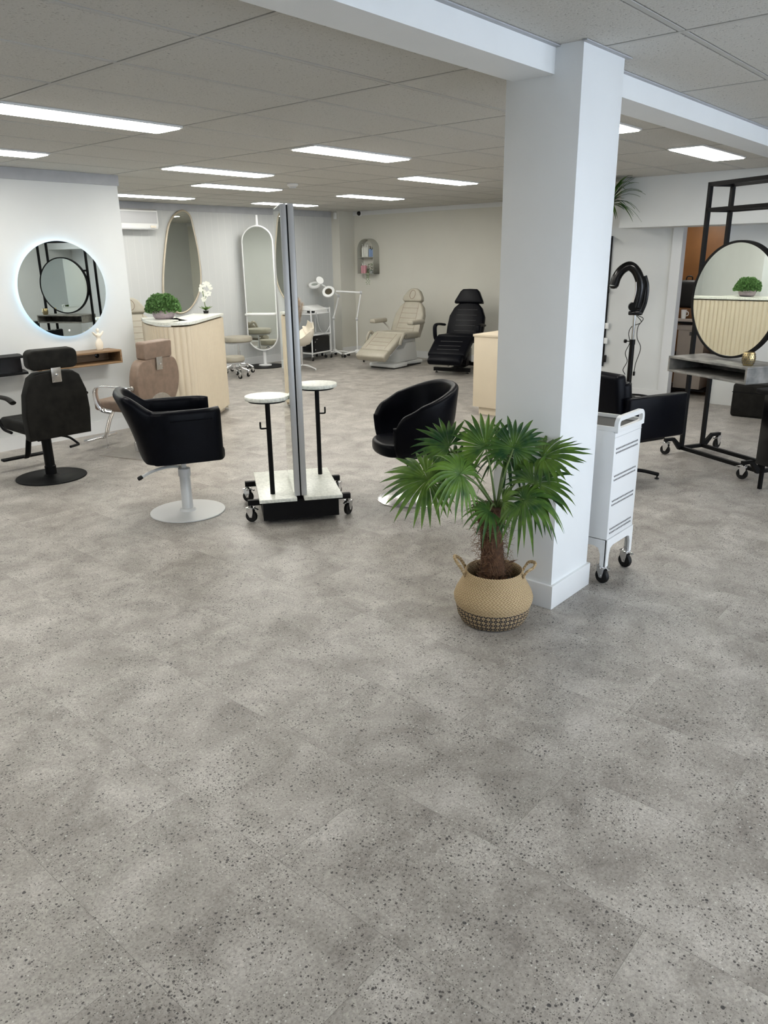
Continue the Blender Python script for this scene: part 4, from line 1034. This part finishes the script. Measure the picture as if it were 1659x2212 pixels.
# ================================================================ store room contents and ottoman
r = thing('storage_shelf', 'white shelf board on black frame inside the dark store room', 'shelf', (10.05, 3.45, 0))
bm = B(); span(bm, (-.08, -.28, .93), (.50, .55, .955)); obj('board', bm, 'box_card', r)
bm = B()
for x, y in ((-.05, -.25), (-.05, .52), (.47, -.25), (.47, .52)): span(bm, (x-.012, y-.012, 0), (x+.012, y+.012, .93))
span(bm, (-.05, -.25, .90), (-.04, .52, .929)); obj('frame', bm, 'black_metal', r)
for k, (z, lab) in enumerate(((.50, 'pale lidded storage box with black handle slot, upper of two in the store room'), (.08, 'pale storage box on the bottom level of the store room shelf'))):
    b_ = thing('storage_box', lab, 'storage box', (10.05, 3.50, z), 0, 'storage boxes in the store room')
    bm = B(); span(bm, (0, -.17, 0), (.38, .17, .34), bev=.004); obj('body', bm, 'box_card', b_)
    bm = B(); span(bm, (-.012, -.182, .32), (.392, .182, .385), bev=.004); obj('lid', bm, 'box_card', b_)
    bm = B(); span(bm, (-.014, -.06, .255), (-.001, .02, .30)); span(bm, (-.006, -.05, .12), (-.0005, -.005, .15)); obj('handle_slot', bm, 'label', b_)
bm = B(); span(bm, (10.03, 3.25, .475), (10.50, 3.95, .495)); span(bm, (10.03, 3.25, .055), (10.50, 3.95, .075)); tag(obj('shelf_rails', bm, 'black_metal'), 'black lower shelf rails carrying the storage boxes', 'shelf')
r = thing('backpack', 'black bag standing on the white store room shelf', 'bag', (10.22, 3.66, .957))
bm = B(); box(bm, (0, 0, .30), (.14, .24, .34), bev=.05, seg=4); obj('bag_body', bm, 'rubber', r)
bm = B(); box(bm, (0, 0, .065), (.13, .22, .13), bev=.01, seg=2); obj('bag_base', bm, 'brown_wood', r)
bm = B(); tube(bm, [(0, -.04, .46), (0, -.03, .51), (0, .03, .51), (0, .04, .46)], .008); obj('carry_handle', bm, 'rubber', r)
r = thing('cup', 'small white cup in front of the black bag on the store room shelf', 'cup', (10.08, 3.635, .957))
bm = B(); lathe(bm, [(0, 0), (.028, 0), (.036, .11), (.033, .11), (.026, .01), (0, .01)], n=24); obj('cup_body', bm, 'white_plastic', r)
bm = B(); tube(bm, [(0, -.034, .09), (0, -.055, .08), (0, -.055, .045), (0, -.03, .035)], .005); obj('cup_handle', bm, 'white_plastic', r)
r = thing('ottoman', 'dark grey leather cube ottoman by the white wall behind the station', 'ottoman', (9.18, 2.30, 0), 3)
bm = B(); box(bm, (0, 0, .185), (.42, .62, .37), bev=.035, seg=4); obj('cushion', bm, 'dark_leather', r)
bm = B(); box(bm, (0, 0, .275), (.424, .624, .006), bev=.002); obj('piping', bm, 'black_leather', r)

# ================================================================ treatment beds
def treatment_bed(label, loc, rz, leather, base, group=None):
    """beige: white lift base; black: black scissor base. local +x = foot end, seat about x=0"""
    r = thing('treatment_chair', label, 'treatment chair', loc, rz, group); w_ = .62
    beige = base == 'white'
    bm = B(); box(bm, (.0, 0, .52), (.46, w_-.02, .11), (0, -2, 0), bev=.035, seg=4); obj('seat', bm, leather, r)
    # leg rest slopes down
    bm = B(); t = B(); box(t, (0, 0, 0), (.47, w_, .11), bev=.035, seg=4); merge(bm, t, T(.40, 0, .405, 0, 32, 0)); lr = obj('leg_rest', bm, leather, r)
    if beige:
        bm = B(); t = B(); box(t, (0, 0, 0), (.17, w_-.01, .115), bev=.03, seg=4); merge(bm, t, T(.655, 0, .235, 0, 36, 0)); obj('foot_pad', bm, leather, r)
    else:
        bm = B(); t = B(); box(t, (0, 0, 0), (.18, w_-.06, .11), bev=.045, seg=4); merge(bm, t, T(.64, 0, .245, 0, 34, 0)); obj('foot_pad', bm, leather, r)
    # back, tilted
    ang = -64
    pts = [(-.30, 0), (-.31, .20), (-.30, .38), (-.24, .52), (-.16, .60), (0, .62), (.16, .60), (.24, .52), (.30, .38), (.31, .20), (.30, 0)]
    bm = B(); shape_yz(bm, pts, .105, x=-.17, tilt=-26, bev=.03, z0=.50); obj('backrest', bm, leather, r, ang=60)
    hp = [(-.17, 0), (-.205, .03), (-.19, .09), (-.12, .19), (-.06, .225), (0, .232), (.06, .225), (.12, .19), (.19, .09), (.205, .03), (.17, 0)] if beige else [(-.24, 0), (-.24, .03), (-.16, .19), (-.12, .225), (0, .23), (.12, .225), (.16, .19), (.24, .03), (.24, 0)]
    c_, s_ = cos(radians(26)), sin(radians(26))
    hx, hz = -.17-s_*.60, .50+c_*.60
    bm = B(); shape_yz(bm, hp, .10, x=hx+.03, tilt=-20, bev=.025, z0=hz+.005); hr = obj('headrest', bm, leather, r, ang=60)
    if beige:
        o_ = [(.055*cos(2*pi*i/24), .115+.075*sin(2*pi*i/24)) for i in range(25)]
        bm = B(); mx = Matrix.Translation((hx+.03, 0, hz+.005)) @ Matrix.Rotation(radians(-20), 4, 'Y')
        tube(bm, [mx @ Vector((.001, a, b_)) for a, b_ in o_], .004, n=6, k=0); obj('face_hole_seam', bm, 'tan_leather', hr)
    # quilting seams
    bm = B(); sm = 'tan_leather' if beige else 'seam_dark'
    mx = Matrix.Translation((-.17, 0, .50)) @ Matrix.Rotation(radians(-26), 4, 'Y')
    def seam(m2, p, q_, rr=.0022): tube(bm, [m2 @ Vector(p), m2 @ Vector(q_)], rr, n=5, k=0)
    for h in (.12, .21, .30, .39, .48): seam(mx, (.001, -.17, h), (.001, .17, h))
    if beige:
        for s in (-1, 1): seam(mx, (.001, s*.19, .02), (.001, s*.15, .58))
    m3 = T(.40, 0, .405, 0, 32, 0)
    for h in (-.08, .03, .12): seam(m3, (h, -.18, .056), (h, .18, .056))
    if beige:
        for s in (-1, 1): seam(m3, (-.20, s*.20, .056), (.20, s*.20, .056))
    obj('quilt_seam', bm, sm, r)
    for s in (-1, 1):
        if beige:
            bm = B(); box(bm, (.0, s*.40, .735), (.36, .12, .07), bev=.025, seg=4); a = obj('armrest', bm, leather, r)
            bm = B(); tube(bm, [(-.12, s*.40, .71), (-.18, s*.36, .64), (-.20, s*.32, .58)], .012); obj('arm_support', bm, 'satin', a)
        else:
            bm = B(); tube(bm, [(-.22, s*.34, .70), (-.02, s*.36, .725), (.12, s*.36, .72), (.16, s*.36, .66), (.15, s*.35, .52), (.12, s*.31, .49)], .026, flat=(1.3, .8), n=14); obj('armrest', bm, leather, r)
    if beige:
        bm = B(); tube(bm, [(.20, -.34, .50), (.24, -.36, .56), (.30, -.365, .55), (.36, -.36, .46), (.37, -.35, .40)], .022, flat=(1, 1.3)); 
        if True: tube(bm, [(.20, .34, .50), (.24, .36, .56), (.30, .365, .55), (.36, .36, .46), (.37, .35, .40)], .022, flat=(1, 1.3))
        obj('leg_guard', bm, leather, r)
        bm = B(); prism(bm, [(.06, -.26), (.42, -.27), (.42, .27), (.06, .26), (-.02, .14), (-.46, .20), (-.46, -.20), (-.02, -.14)], .065, T(0, 0, .015), bev=.02, seg=3); ba = obj('base', bm, 'white_plastic', r)
        bm = B(); prism(bm, [(.05, -.24), (.40, -.25), (.40, .25), (.05, .24), (-.44, .18), (-.44, -.18)], .014, T(0, 0, 0)); obj('base_pad', bm, 'rubber', ba)
        bm = B(); prism(bm, [(-.36, .08), (.14, .08), (.22, .30), (.02, .30), (-.05, .40), (-.30, .40)], .34, T(0, .17, 0, 90, 0, 0), bev=.02, seg=3); obj('lift_cover', bm, 'white_plastic', r)
        bm = B(); box(bm, (-.10, 0, .43), (.30, .40, .05), bev=.01); box(bm, (.32, 0, .36), (.50, .52, .02), (0, 32, 0)); obj('under_tray', bm, 'white_plastic', r)
    else:
        bm = B()
        for s in (-1, 1): pass
        span(bm, (.30, -.30, .03), (.36, .30, .085)); span(bm, (-.46, -.24, .03), (-.40, .24, .085)); span(bm, (-.40, -.05, .035), (.30, .05, .08)); ba = obj('base', bm, 'black_metal', r)
        for x, y in ((.33, -.26), (.33, .26), (-.43, -.20), (-.43, .20)):
            bm = B(); lathe(bm, [(0, 0), (.022, 0), (.022, .012), (.007, .015), (.007, .03)], c=(x, y, 0), n=14); obj('foot', bm, 'rubber', ba)
        bm = B(); box(bm, (.02, 0, .26), (.07, .20, .42), (0, 26, 0)); box(bm, (-.10, 0, .27), (.06, .24, .42), (0, -20, 0)); box(bm, (-.05, 0, .445), (.34, .40, .03)); obj('lift_arm', bm, 'black_metal', r)
        bm = B(); span(bm, (-.28, -.12, .09), (-.08, .12, .34), bev=.01); obj('motor_box', bm, 'black_plastic', r)
        bm = B(); tube(bm, [(-.20, -.12, .30), (-.15, -.22, .36), (-.10, -.26, .20), (-.20, -.24, .05), (-.35, -.32, .012)], .006, n=6); obj('power_cord', bm, 'rubber', r)
    return r
treatment_bed('beige padded treatment chair on a white lift base under the arched shelf', (10.10, 8.42, 0), 182, 'cream_leather', 'white')
treatment_bed('black padded treatment chair on a black frame against the far wall', (10.22, 7.22, 0), 196, 'black_leather', 'black')
treatment_bed('beige treatment chair mostly hidden between the left wall end and the desk', (6.05, 9.75, 0), 250, 'cream_leather', 'white')

# ================================================================ oval stand mirror
r = thing('oval_stand_mirror', 'tall white framed oval mirror with a half way shelf on black floor disc', 'mirror', (8.70, 10.23, 0), 36.5)
# local y = width direction, local x = facing (toward -x world handled by rotation)
zc = 1.275; hh = 1.0; hw = .255
o_ = [( hw*cos(radians(a)), (hh-hw)+hw*sin(radians(a))) for a in range(0, 181, 9)]+[(hw*cos(radians(a)), -(hh-hw)+hw*sin(radians(a))) for a in range(180, 361, 9)]
bm = B(); prism(bm, [(x*.97, y*.985) for x, y in o_], .012, Matrix.Translation((-.020, 0, zc)) @ Matrix(((0, 0, 1, 0), (1, 0, 0, 0), (0, 1, 0, 0), (0, 0, 0, 1)))); obj('mirror_glass', bm, 'mirror', r)
bm = B(); pts = [(-.012, x, zc+y) for x, y in o_]; pts += [pts[0], pts[1]]; tube(bm, pts, .013, n=10, k=0, flat=(1, 1)); obj('frame', bm, 'white_metal', r)
bm = B(); prism(bm, [(x*.96, y*.98) for x, y in o_], .010, Matrix.Translation((-.006, 0, zc)) @ Matrix(((0, 0, 1, 0), (1, 0, 0, 0), (0, 1, 0, 0), (0, 0, 0, 1)))); obj('back_panel', bm, 'white_plastic', r)
bm = B(); lathe(bm, [(.028, .02), (.028, .30)], c=(0.035, 0, 0), n=20); lathe(bm, [(.022, .30), (.022, 2.44), (0, 2.445)], c=(0.030, 0, 0), n=20); obj('pole', bm, 'white_metal', r)
bm = B(); prism(bm, rrect(.14, .52, .03), .028, T(-.09, 0, .865), bev=.006); obj('shelf', bm, 'white_plastic', r)
bm = B(); lathe(bm, [(0, .013), (.11, .013), (.11, .03), (.04, .04), (0, .045)], c=(.035, 0, 0), n=32); obj('base_collar', bm, 'white_metal', r)
bm = B(); lathe(bm, [(0, 0), (.33, 0), (.33, .012), (0, .012)], n=64); obj('floor_disc', bm, 'black_metal', r)

# ================================================================ stools
def stool(label, loc, rz, seat_r, h, grp='beige castor stools', back=False):
    r = thing('castor_stool', label, 'stool', loc, rz, grp)
    bm = B(); lathe(bm, [(0, h-.085), (seat_r*.9, h-.085), (seat_r, h-.065), (seat_r, h-.02), (seat_r*.93, h), (seat_r*.5, h+.004), (0, h+.006)], n=36); obj('seat', bm, 'cream_leather', r)
    bm = B(); lathe(bm, [(0, h-.105), (seat_r*.85, h-.105), (seat_r*.88, h-.086), (0, h-.086)], n=32); obj('seat_plate', bm, 'grey_plastic', r)
    bm = B(); lathe(bm, [(.026, .12), (.026, h*.6), (.015, h*.6), (.015, h-.10)], n=16); obj('gas_lift', bm, 'chrome', r)
    bm = B(); tube(bm, [(.02, 0, h-.12), (.10, 0, h-.125), (.15, 0, h-.13)], .006); obj('height_lever', bm, 'rubber', r)
    bm = B()
    for k in range(5):
        a = radians(72*k); d = Vector((cos(a), sin(a), 0)); tube(bm, [d*.02+Vector((0, 0, .15)), d*.12+Vector((0, 0, .14)), d*.23+Vector((0, 0, .095))], .015, flat=(1, .8))
    obj('star_base', bm, 'chrome', r)
    for k in range(5):
        a = radians(72*k); castor(r, (cos(a)*.22, sin(a)*.22, 0), 72*k+40, .85, brake=False)
    return r
s0 = stool('higher beige round castor stool just right of the reception desk', (7.95, 9.98, 0), 15, .235, .58)
stool('lower beige round castor stool under the edge of the higher one', (7.55, 9.62, 0), 40, .175, .33)
stool('low beige castor stool behind the beige treatment chair, only wheels showing', (10.30, 9.12, 0), 20, .17, .36)

# ================================================================ shell chair
r = thing('shell_chair', 'cream moulded shell chair with white legs beside the utility cart', 'chair', (8.82, 9.42, 0), 150); r.scale = (.88, .88, .93)
bm = B(); rows = []
for i in range(25):
    u_ = -1+2*i/24; row = []
    for j in range(19):
        v = j/18                      # 0 front lip, 1 back top
        if v < .45: t_ = v/.45; x = .22-.36*t_; z = .44-.03*sin(pi*t_)
        else: t_ = (v-.45)/.55; x = -.14-.10*t_-.03*sin(pi*t_); z = .44+.36*t_**1.1
        side = abs(u_)**3; wd = .225+.05*sin(pi*min(1, v*1.1)); 
        wd *= (1-.25*max(0, v-.8)/.2)
        lift = side*(.10+.16*math.exp(-((v-.45)/.25)**2))
        row.append((x+side*.05*(1 if v > .5 else 0), u_*wd*1.15, z+lift*(1-.6*max(0, v-.6)/.4)))
    rows.append(row)
grid_mesh(bm, rows)
t2 = B(); me_ = bpy.data.meshes.new('t'); bm.to_mesh(me_); t2.from_mesh(me_); bpy.data.meshes.remove(me_)
bmesh.ops.solidify(bm, geom=bm.faces[:], thickness=.008); t2.free(); obj('seat_shell', bm, 'ceramic', r, ang=60)
bm = B(); lathe(bm, [(.022, .06), (.022, .40), (.09, .41), (.09, .425)], n=18); obj('column', bm, 'chrome', r)
for k in range(4):
    a = radians(45+90*k); d = Vector((cos(a), sin(a), 0)); bm = B(); tube(bm, [d*.015+Vector((0, 0, .08)), d*.16+Vector((0, 0, .06)), d*.30+Vector((0, 0, .02))], .012, flat=(1.3, .8)); lathe(bm, [(.012, 0), (.012, .02)], c=tuple(d*.295), n=10); obj('leg', bm, 'white_metal', r)

# ================================================================ utility cart with device and black cabinet
r = thing('utility_cart', 'white tubular utility cart carrying a beauty device', 'cart', (9.93, 10.26, 0), 8)
a_, b2, zt = .28, .17, .86
for s in (-1, 1):
    bm = B(); tube(bm, [(-a_ if s < 0 else a_, -b2, .10), (s*a_, -b2, zt-.02), (s*a_, -b2+.03, zt+.03), (s*a_, b2-.03, zt+.03), (s*a_, b2, zt-.02), (s*a_, b2, .10)], .013, n=10, k=4); obj('side_frame', bm, 'white_metal', r)
for z in (.81, .44, .12):
    bm = B(); span(bm, (-a_, -b2, z), (a_, b2, z+.018)); tube(bm, [(-a_, -b2, z+.01), (a_, -b2, z+.01)], .013, k=0); obj('shelf_tray', bm, 'white_metal', r)
for x in (-a_, a_):
    for y in (-b2, b2): castor(r, (x, y, 0), 60, .9, brake=False)
r = thing('beauty_device', 'white slab shaped beauty device with a hanging cable on the cart top', 'device', (9.95, 10.25, .829), 8)
bm = B(); prism(bm, [(-.16, 0), (.16, 0), (.16, .10), (.05, .13), (-.16, .06)], .40, T(-.20, 0, 0, 90, 0, 90), bev=.012, seg=2); obj('casing', bm, 'white_plastic', r)
bm = B(); box(bm, (-.22, -.1, .03), (.05, .14, .03), bev=.004); obj('hand_piece', bm, 'black_plastic', r)
bm = B(); tube(bm, [(.19, -.17, .05), (.22, -.19, -.05), (.20, -.20, -.22), (.10, -.20, -.33), (-.02, -.20, -.34), (-.12, -.20, -.25), (-.17, -.20, -.10), (-.17, -.18, .02)], .006, n=8); obj('hose', bm, 'grey_plastic', r)
r = thing('black_cabinet', 'black towel cabinet on the bottom tray of the utility cart', 'cabinet', (9.95, 10.26, .139), 8)
bm = B(); span(bm, (-.24, -.15, 0), (.24, .15, .285), bev=.008); obj('body', bm, 'black_plastic', r)
bm = B(); span(bm, (-.23, -.158, .01), (.23, -.151, .26)); obj('door', bm, 'black_plastic', r)
bm = B()
for x, z in ((-.20, .05), (-.20, .19)): box(bm, (x, -.1605, z), (.02, .004, .02))
for x in (-.16, -.13): box(bm, (x, -.1605, .235), (.016, .004, .01))
obj('badge', bm, 'chrome', r)

# ================================================================ magnifier lamps
def maglamp(label, base, pj, p1, p2, head_n, rm, feet_rz, lid=False, glassm='lens'):
    r = thing('magnifier_lamp', label, 'lamp', (*base, 0), 0, None); bx, by = base
    L = lambda p: (p[0]-bx, p[1]-by, p[2])
    bm = B()
    for k in range(5):
        a = radians(72*k+feet_rz); d = Vector((cos(a), sin(a), 0)); tube(bm, [d*.02+Vector((0, 0, .10)), d*.15+Vector((0, 0, .085)), d*.27+Vector((0, 0, .065))], .020, flat=(1.2, .7))
    lathe(bm, [(.05, .07), (.05, .12), (.02, .14)], n=20); obj('star_base', bm, 'white_plastic', r)
    for k in range(5):
        a = radians(72*k+feet_rz); castor(r, (cos(a)*.26, sin(a)*.26, 0), 72*k, .75, chrome='rubber', brake=False)
    bm = B(); cyl(bm, (0, 0, .12), L(pj), .014, 14); obj('pole', bm, 'white_plastic', r)
    bm = B(); tube(bm, [L(pj), L(p1)], .013, k=0, n=10); o2 = obj('lower_arm', bm, 'white_plastic', r)
    bm = B()
    for p in (pj, p1): lathe(bm, [(0, -.02), (.03, -.02), (.03, .02), (0, .02)], mx=T(*L(p), 90, 0, 40), n=16)
    obj('joint', bm, 'grey_plastic', o2)
    bm = B(); tube(bm, [L(p1), L(p2)], .016, k=0, n=10); obj('upper_arm', bm, 'white_plastic', r)
    bm = B(); n_ = Vector(head_n).normalized(); q_ = Vector((0, 0, 1)).rotation_difference(n_).to_matrix().to_4x4(); c = Vector(L(p2))
    hc = c+Vector((-.70, .70, 0)).normalized()*(rm+.03)+Vector((0, 0, -.01))
    mx = Matrix.Translation(hc) @ q_
    lathe(bm, [(rm*.60, -.018), (rm, -.018), (rm+.006, 0), (rm, .018), (rm*.60, .018), (rm*.60, -.018)], mx=mx, n=40, sx=1.1)
    hd = obj('lamp_head', bm, 'white_plastic', r, ang=50)
    bm = B(); lathe(bm, [(0, -.006), (rm*.62, -.004), (rm*.62, .004), (0, .006)], mx=mx, n=32, sx=1.1); obj('magnifier_lens', bm, glassm, hd)
    if lid:
        bm = B(); n2 = Vector((-.75, -.65, .25)).normalized(); q2 = Vector((0, 0, 1)).rotation_difference(n2).to_matrix().to_4x4()
        lathe(bm, [(0, -.006), (rm*.72, -.005), (rm*.75, 0), (rm*.72, .006), (0, .006)], mx=Matrix.Translation(c+Vector((-.02, .02, rm*.72))) @ q2, n=32, sx=.8); obj('lens_cover', bm, 'white_plastic', hd)
    return r
maglamp('white magnifier lamp with dark lens beside the beige treatment chair', (10.60, 9.80), (10.60, 9.80, .69), (10.64, 9.72, 1.16), (10.33, 10.05, 1.19), (-.6, -.55, .55), .105, 10)
maglamp('white magnifier lamp with raised round lens cover near the back wall', (10.42, 10.22), (10.42, 10.22, .70), (10.48, 10.13, 1.10), (10.22, 10.30, 1.31), (-.3, -.25, .9), .10, 40, True, 'glass_pale')

# ================================================================ pampas in floor vase
r = thing('pampas_vase', 'floor vase of blush pampas grass half hidden by the mirror stand', 'vase', (9.16, 9.86, 0))
bm = B(); lathe(bm, [(0, 0), (.045, 0), (.06, .12), (.06, .30), (.045, .46), (.035, .52), (.04, .55), (.034, .55), (.03, .50), (0, .48)], n=28); obj('vase_body', bm, 'ceramic', r)
bm = B(); rg = random.Random(9)
for k in range(11):
    a = rg.uniform(0, 2*pi); ln = rg.uniform(.03, .12); tip = Vector((cos(a)*ln, sin(a)*ln, rg.uniform(.98, 1.16)))
    base = Vector((0, 0, .5)); tube(bm, [base, (base+tip)/2+Vector((0, 0, .02)), tip], .002, n=4)
    for i in range(260):
        t_ = rg.uniform(.25, 1); p = base+(tip-base)*t_; aa = rg.uniform(0, 2*pi); w2 = .095*sin(pi*min(1, (1-t_)*1.2+.12))
        d = Vector((cos(aa), sin(aa), 1.4)); e = p+d.normalized()*w2*1.5
        s = Vector((-sin(aa), cos(aa), 0))*.0022
        bm.faces.new((bm.verts.new(p-s), bm.verts.new(p+s), bm.verts.new(e+Vector((0, 0, -.01)))))
pz = obj('plumes', bm, 'pampas', r, ang=180)
# ================================================================ fan palm in a woven belly basket
r = thing('woven_basket', 'two tone woven seagrass belly basket standing at the foot of the column', 'basket', (2.975, 1.868, 0))
bm = B(); lathe(bm, [(0, .002), (.135, .0), (.160, .012), (.176, .045), (.184, .085), (.187, .098)], n=72)
for f in [f for f in bm.faces if len(f.verts) > 20 and f.calc_center_median().z > .05]: bm.faces.remove(f)
obj('patterned_lower', bm, 'basket_dark', r, ang=80, label='dark diamond patterned lower band')
bm = B(); lathe(bm, [(.187, .098), (.194, .118), (.196, .138), (.186, .168), (.165, .205), (.150, .235), (.143, .268), (.137, .274), (.131, .268), (.138, .235), (.152, .205), (.172, .168), (.18, .14), (.172, .10)], n=72)
for f in [f for f in bm.faces if len(f.verts) > 20]: bm.faces.remove(f)
obj('woven_upper', bm, 'basket', r, ang=80)
RV = Vector((.53, -.85, 0)); FV = Vector((.85, .53, 0))    # sideways and into the room
def handle_(c, s, out, lift):
    pts = [c-s*.045+Vector((0, 0, -.02)), c-s*.05+out*.02+Vector((0, 0, .02)), c-s*.03+out*.05+Vector((0, 0, lift)), c+s*.02+out*.06+Vector((0, 0, lift+.005)), c+s*.05+out*.03+Vector((0, 0, .03)), c+s*.045+Vector((0, 0, -.02))]
    bm = B(); P = smooth_path(pts, 10)
    for ph in (0, 2.1, 4.2):
        q = []
        for i, p in enumerate(P):
            a = i*.8+ph; q.append(p+Vector((cos(a)*.0035, sin(a)*.0035, cos(a)*.0035)))
        tube(bm, q, .0045, n=6, k=0)
    return bm
obj('handle', handle_(-RV*.137+Vector((0, 0, .265)), FV, -RV, .055), 'basket', r)
obj('handle', handle_(RV*.137+Vector((0, 0, .265)), FV, RV, .035), 'basket', r)

r = thing('fan_palm', 'green fan palm with hairy brown trunk growing out of the woven basket', 'palm', (2.975, 1.868, 0))
bm = B(); lathe(bm, [(0, .06), (.10, .06), (.125, .20), (.12, .205), (0, .20)], n=32); obj('nursery_pot', bm, 'rubber', r)
# trunk
bm = B(); rows = []; rg = random.Random(4)
for i in range(22):
    t_ = i/21; z = .20+.40*t_; cx = -RV*.03*t_; rad = .062-.010*sin(pi*t_*.8)+.022*max(0, t_-.7)/.3+.012*max(0, .2-t_)/.2
    rows.append([(cx.x+cos(2*pi*j/28)*rad*(1+.07*sin(j*3+i*1.3)+rg.uniform(-.04, .04)), cx.y+sin(2*pi*j/28)*rad*(1+.07*sin(j*3+i*1.3)), z) for j in range(28)])
grid_mesh(bm, rows, closed_v=True); bm.faces.new([bm.verts.new(p) for p in rows[-1]]); tr = obj('trunk', bm, 'trunk', r, ang=80)
bm = B()
for i in range(420):
    t_ = rg.random(); a = rg.uniform(0, 2*pi); rad = .058+.018*max(0, t_-.7)/.3; p = Vector((cos(a)*rad, sin(a)*rad, .22+.38*t_))-RV*.03*t_
    n_ = Vector((cos(a), sin(a), 0)); tg = Vector((-sin(a), cos(a), 0)); L = rg.uniform(.03, .085); k_ = rg.uniform(-1, 1)
    q = [p-n_*.006, p+n_*.012+tg*k_*L*.4+Vector((0, 0, rg.uniform(-.3, .6)*L)), p+n_*rg.uniform(.006, .05)+tg*k_*L+Vector((0, 0, rg.uniform(-.8, .6)*L))]
    tube(bm, q, .0008, n=3, k=3)
obj('trunk_fibre', bm, 'fibre', tr, ang=180)
bm = B()
for a in range(0, 360, 30):
    d = Vector((cos(radians(a)), sin(radians(a)), .9)); leafquad(bm, d*.04+Vector((0, 0, .19)), d, Vector((0, 0, 1)), .09, .02)
for a in (20, 200, 320): d = Vector((cos(radians(a)), sin(radians(a)), .35)); leafquad(bm, d*.05+Vector((0, 0, .27)), d, Vector((0, 0, 1)), .08, .018)
obj('cut_leaf_base', bm, 'trunk', tr, ang=180)
def fan_leaf(hub, axis, nrm, L, spread=150, nseg=30, droop=.25, stem_from=None, seed=0):
    """hub point, axis = direction of the longest blades, nrm = face normal of the fan"""
    rg = random.Random(seed); hub = Vector(hub); ax = Vector(axis).normalized(); nn = Vector(nrm); nn = (nn-ax*nn.dot(ax)).normalized(); sd = nn.cross(ax)
    bm = B()
    for i in range(nseg):
        a = radians(-spread+2*spread*i/(nseg-1)+rg.uniform(-2, 2)); Ls = L*(1-.30*(abs(a)/radians(160))**2)*rg.uniform(.90, 1.04)
        d = ax*cos(a)+sd*sin(a); s = (-ax*sin(a)+sd*cos(a)); wm = Ls*.056; pr_ = None; dr = droop*rg.uniform(.6, 1.4); tw = rg.uniform(-.25, .25)
        K = 9
        for j in range(K+1):
            t_ = j/K; p = hub+d*Ls*t_*(1-.10*t_*t_)+Vector((0, 0, -Ls*dr*t_**2.6))+nn*(Ls*.05*sin(pi*min(1, t_*1.3)))
            wmax = min(Ls*t_*math.tan(radians(2*spread/nseg/2))*1.08, wm) if t_ < .45 else wm*(1-((t_-.45)/.55)**1.6)
            w_ = max(wmax, .0005); fold = nn*(w_*.55); ss = s+nn*tw*t_
            cur = (bm.verts.new(p-ss*w_), bm.verts.new(p-fold), bm.verts.new(p+ss*w_))
            if pr_:
                bm.faces.new((pr_[0], pr_[1], cur[1], cur[0])); bm.faces.new((pr_[1], pr_[2], cur[2], cur[1]))
            pr_ = cur
    lf = obj('leaf', bm, 'palm', r, ang=180)
    bm = B(); s0 = Vector(stem_from if stem_from else (0, 0, .58)); m_ = (s0+hub)/2+Vector((0, 0, .03)); tube(bm, [s0, m_, hub], .004, n=8, rs=lambda t: .0065-.003*t); obj('stalk', bm, 'stem', lf)
CR = -RV*.03+Vector((0, 0, .58))
def LP(rt, fw, up): return CR+RV*rt+FV*fw+Vector((0, 0, up))
def LD(rt, fw, up): return RV*rt+FV*fw+Vector((0, 0, up))
#          hub (right, into room, up)      axis            normal          L
fan_leaf(LP(-.30, .0, .14), LD(-1, .1, .12), LD(-.15, -.62, .75), .265, 155, 27, .20, seed=1)
fan_leaf(LP(-.14, -.10, .20), LD(-.9, -.3, .55), LD(.2, -.65, .75), .225, 155, 26, .40, seed=2)
fan_leaf(LP(-.03, .06, .29), LD(-.15, .1, 1), LD(-.1, -1, .15), .215, 140, 25, .12, seed=3)
fan_leaf(LP(.10, .05, .29), LD(.35, .1, 1), LD(.05, -1, .25), .215, 150, 26, .18, seed=4)
fan_leaf(LP(.235, .02, .26), LD(1, .0, .28), LD(-.25, -.35, .9), .25, 100, 18, .10, seed=5)
fan_leaf(LP(.20, -.06, .155), LD(.9, -.15, .45), LD(-.3, -.8, .5), .23, 150, 26, .28, seed=6)
fan_leaf(LP(.155, -.14, .10), LD(.85, -.3, .15), LD(.1, -.55, .85), .235, 150, 25, .55, seed=7)
fan_leaf(LP(.0, -.13, .035), LD(-.8, -.6, .1), LD(.1, -.5, .85), .165, 110, 15, .45, seed=8)
fan_leaf(LP(-.21, .14, .27), LD(-.9, .25, .40), LD(-.1, -.7, .7), .23, 110, 18, .15, seed=9)
fan_leaf(LP(-.18, .12, .17), LD(-.6, .1, .6), LD(.1, -.8, .55), .20, 130, 20, .30, seed=10)
fan_leaf(LP(.07, .13, .24), LD(.3, .4, .2), LD(0, -.3, .9), .24, 150, 22, .75, seed=11)
fan_leaf(LP(.06, -.10, .07), LD(.6, -.5, .5), LD(-.3, -.6, .6), .15, 90, 16, .35, seed=12)

for a in (0,):
    pass
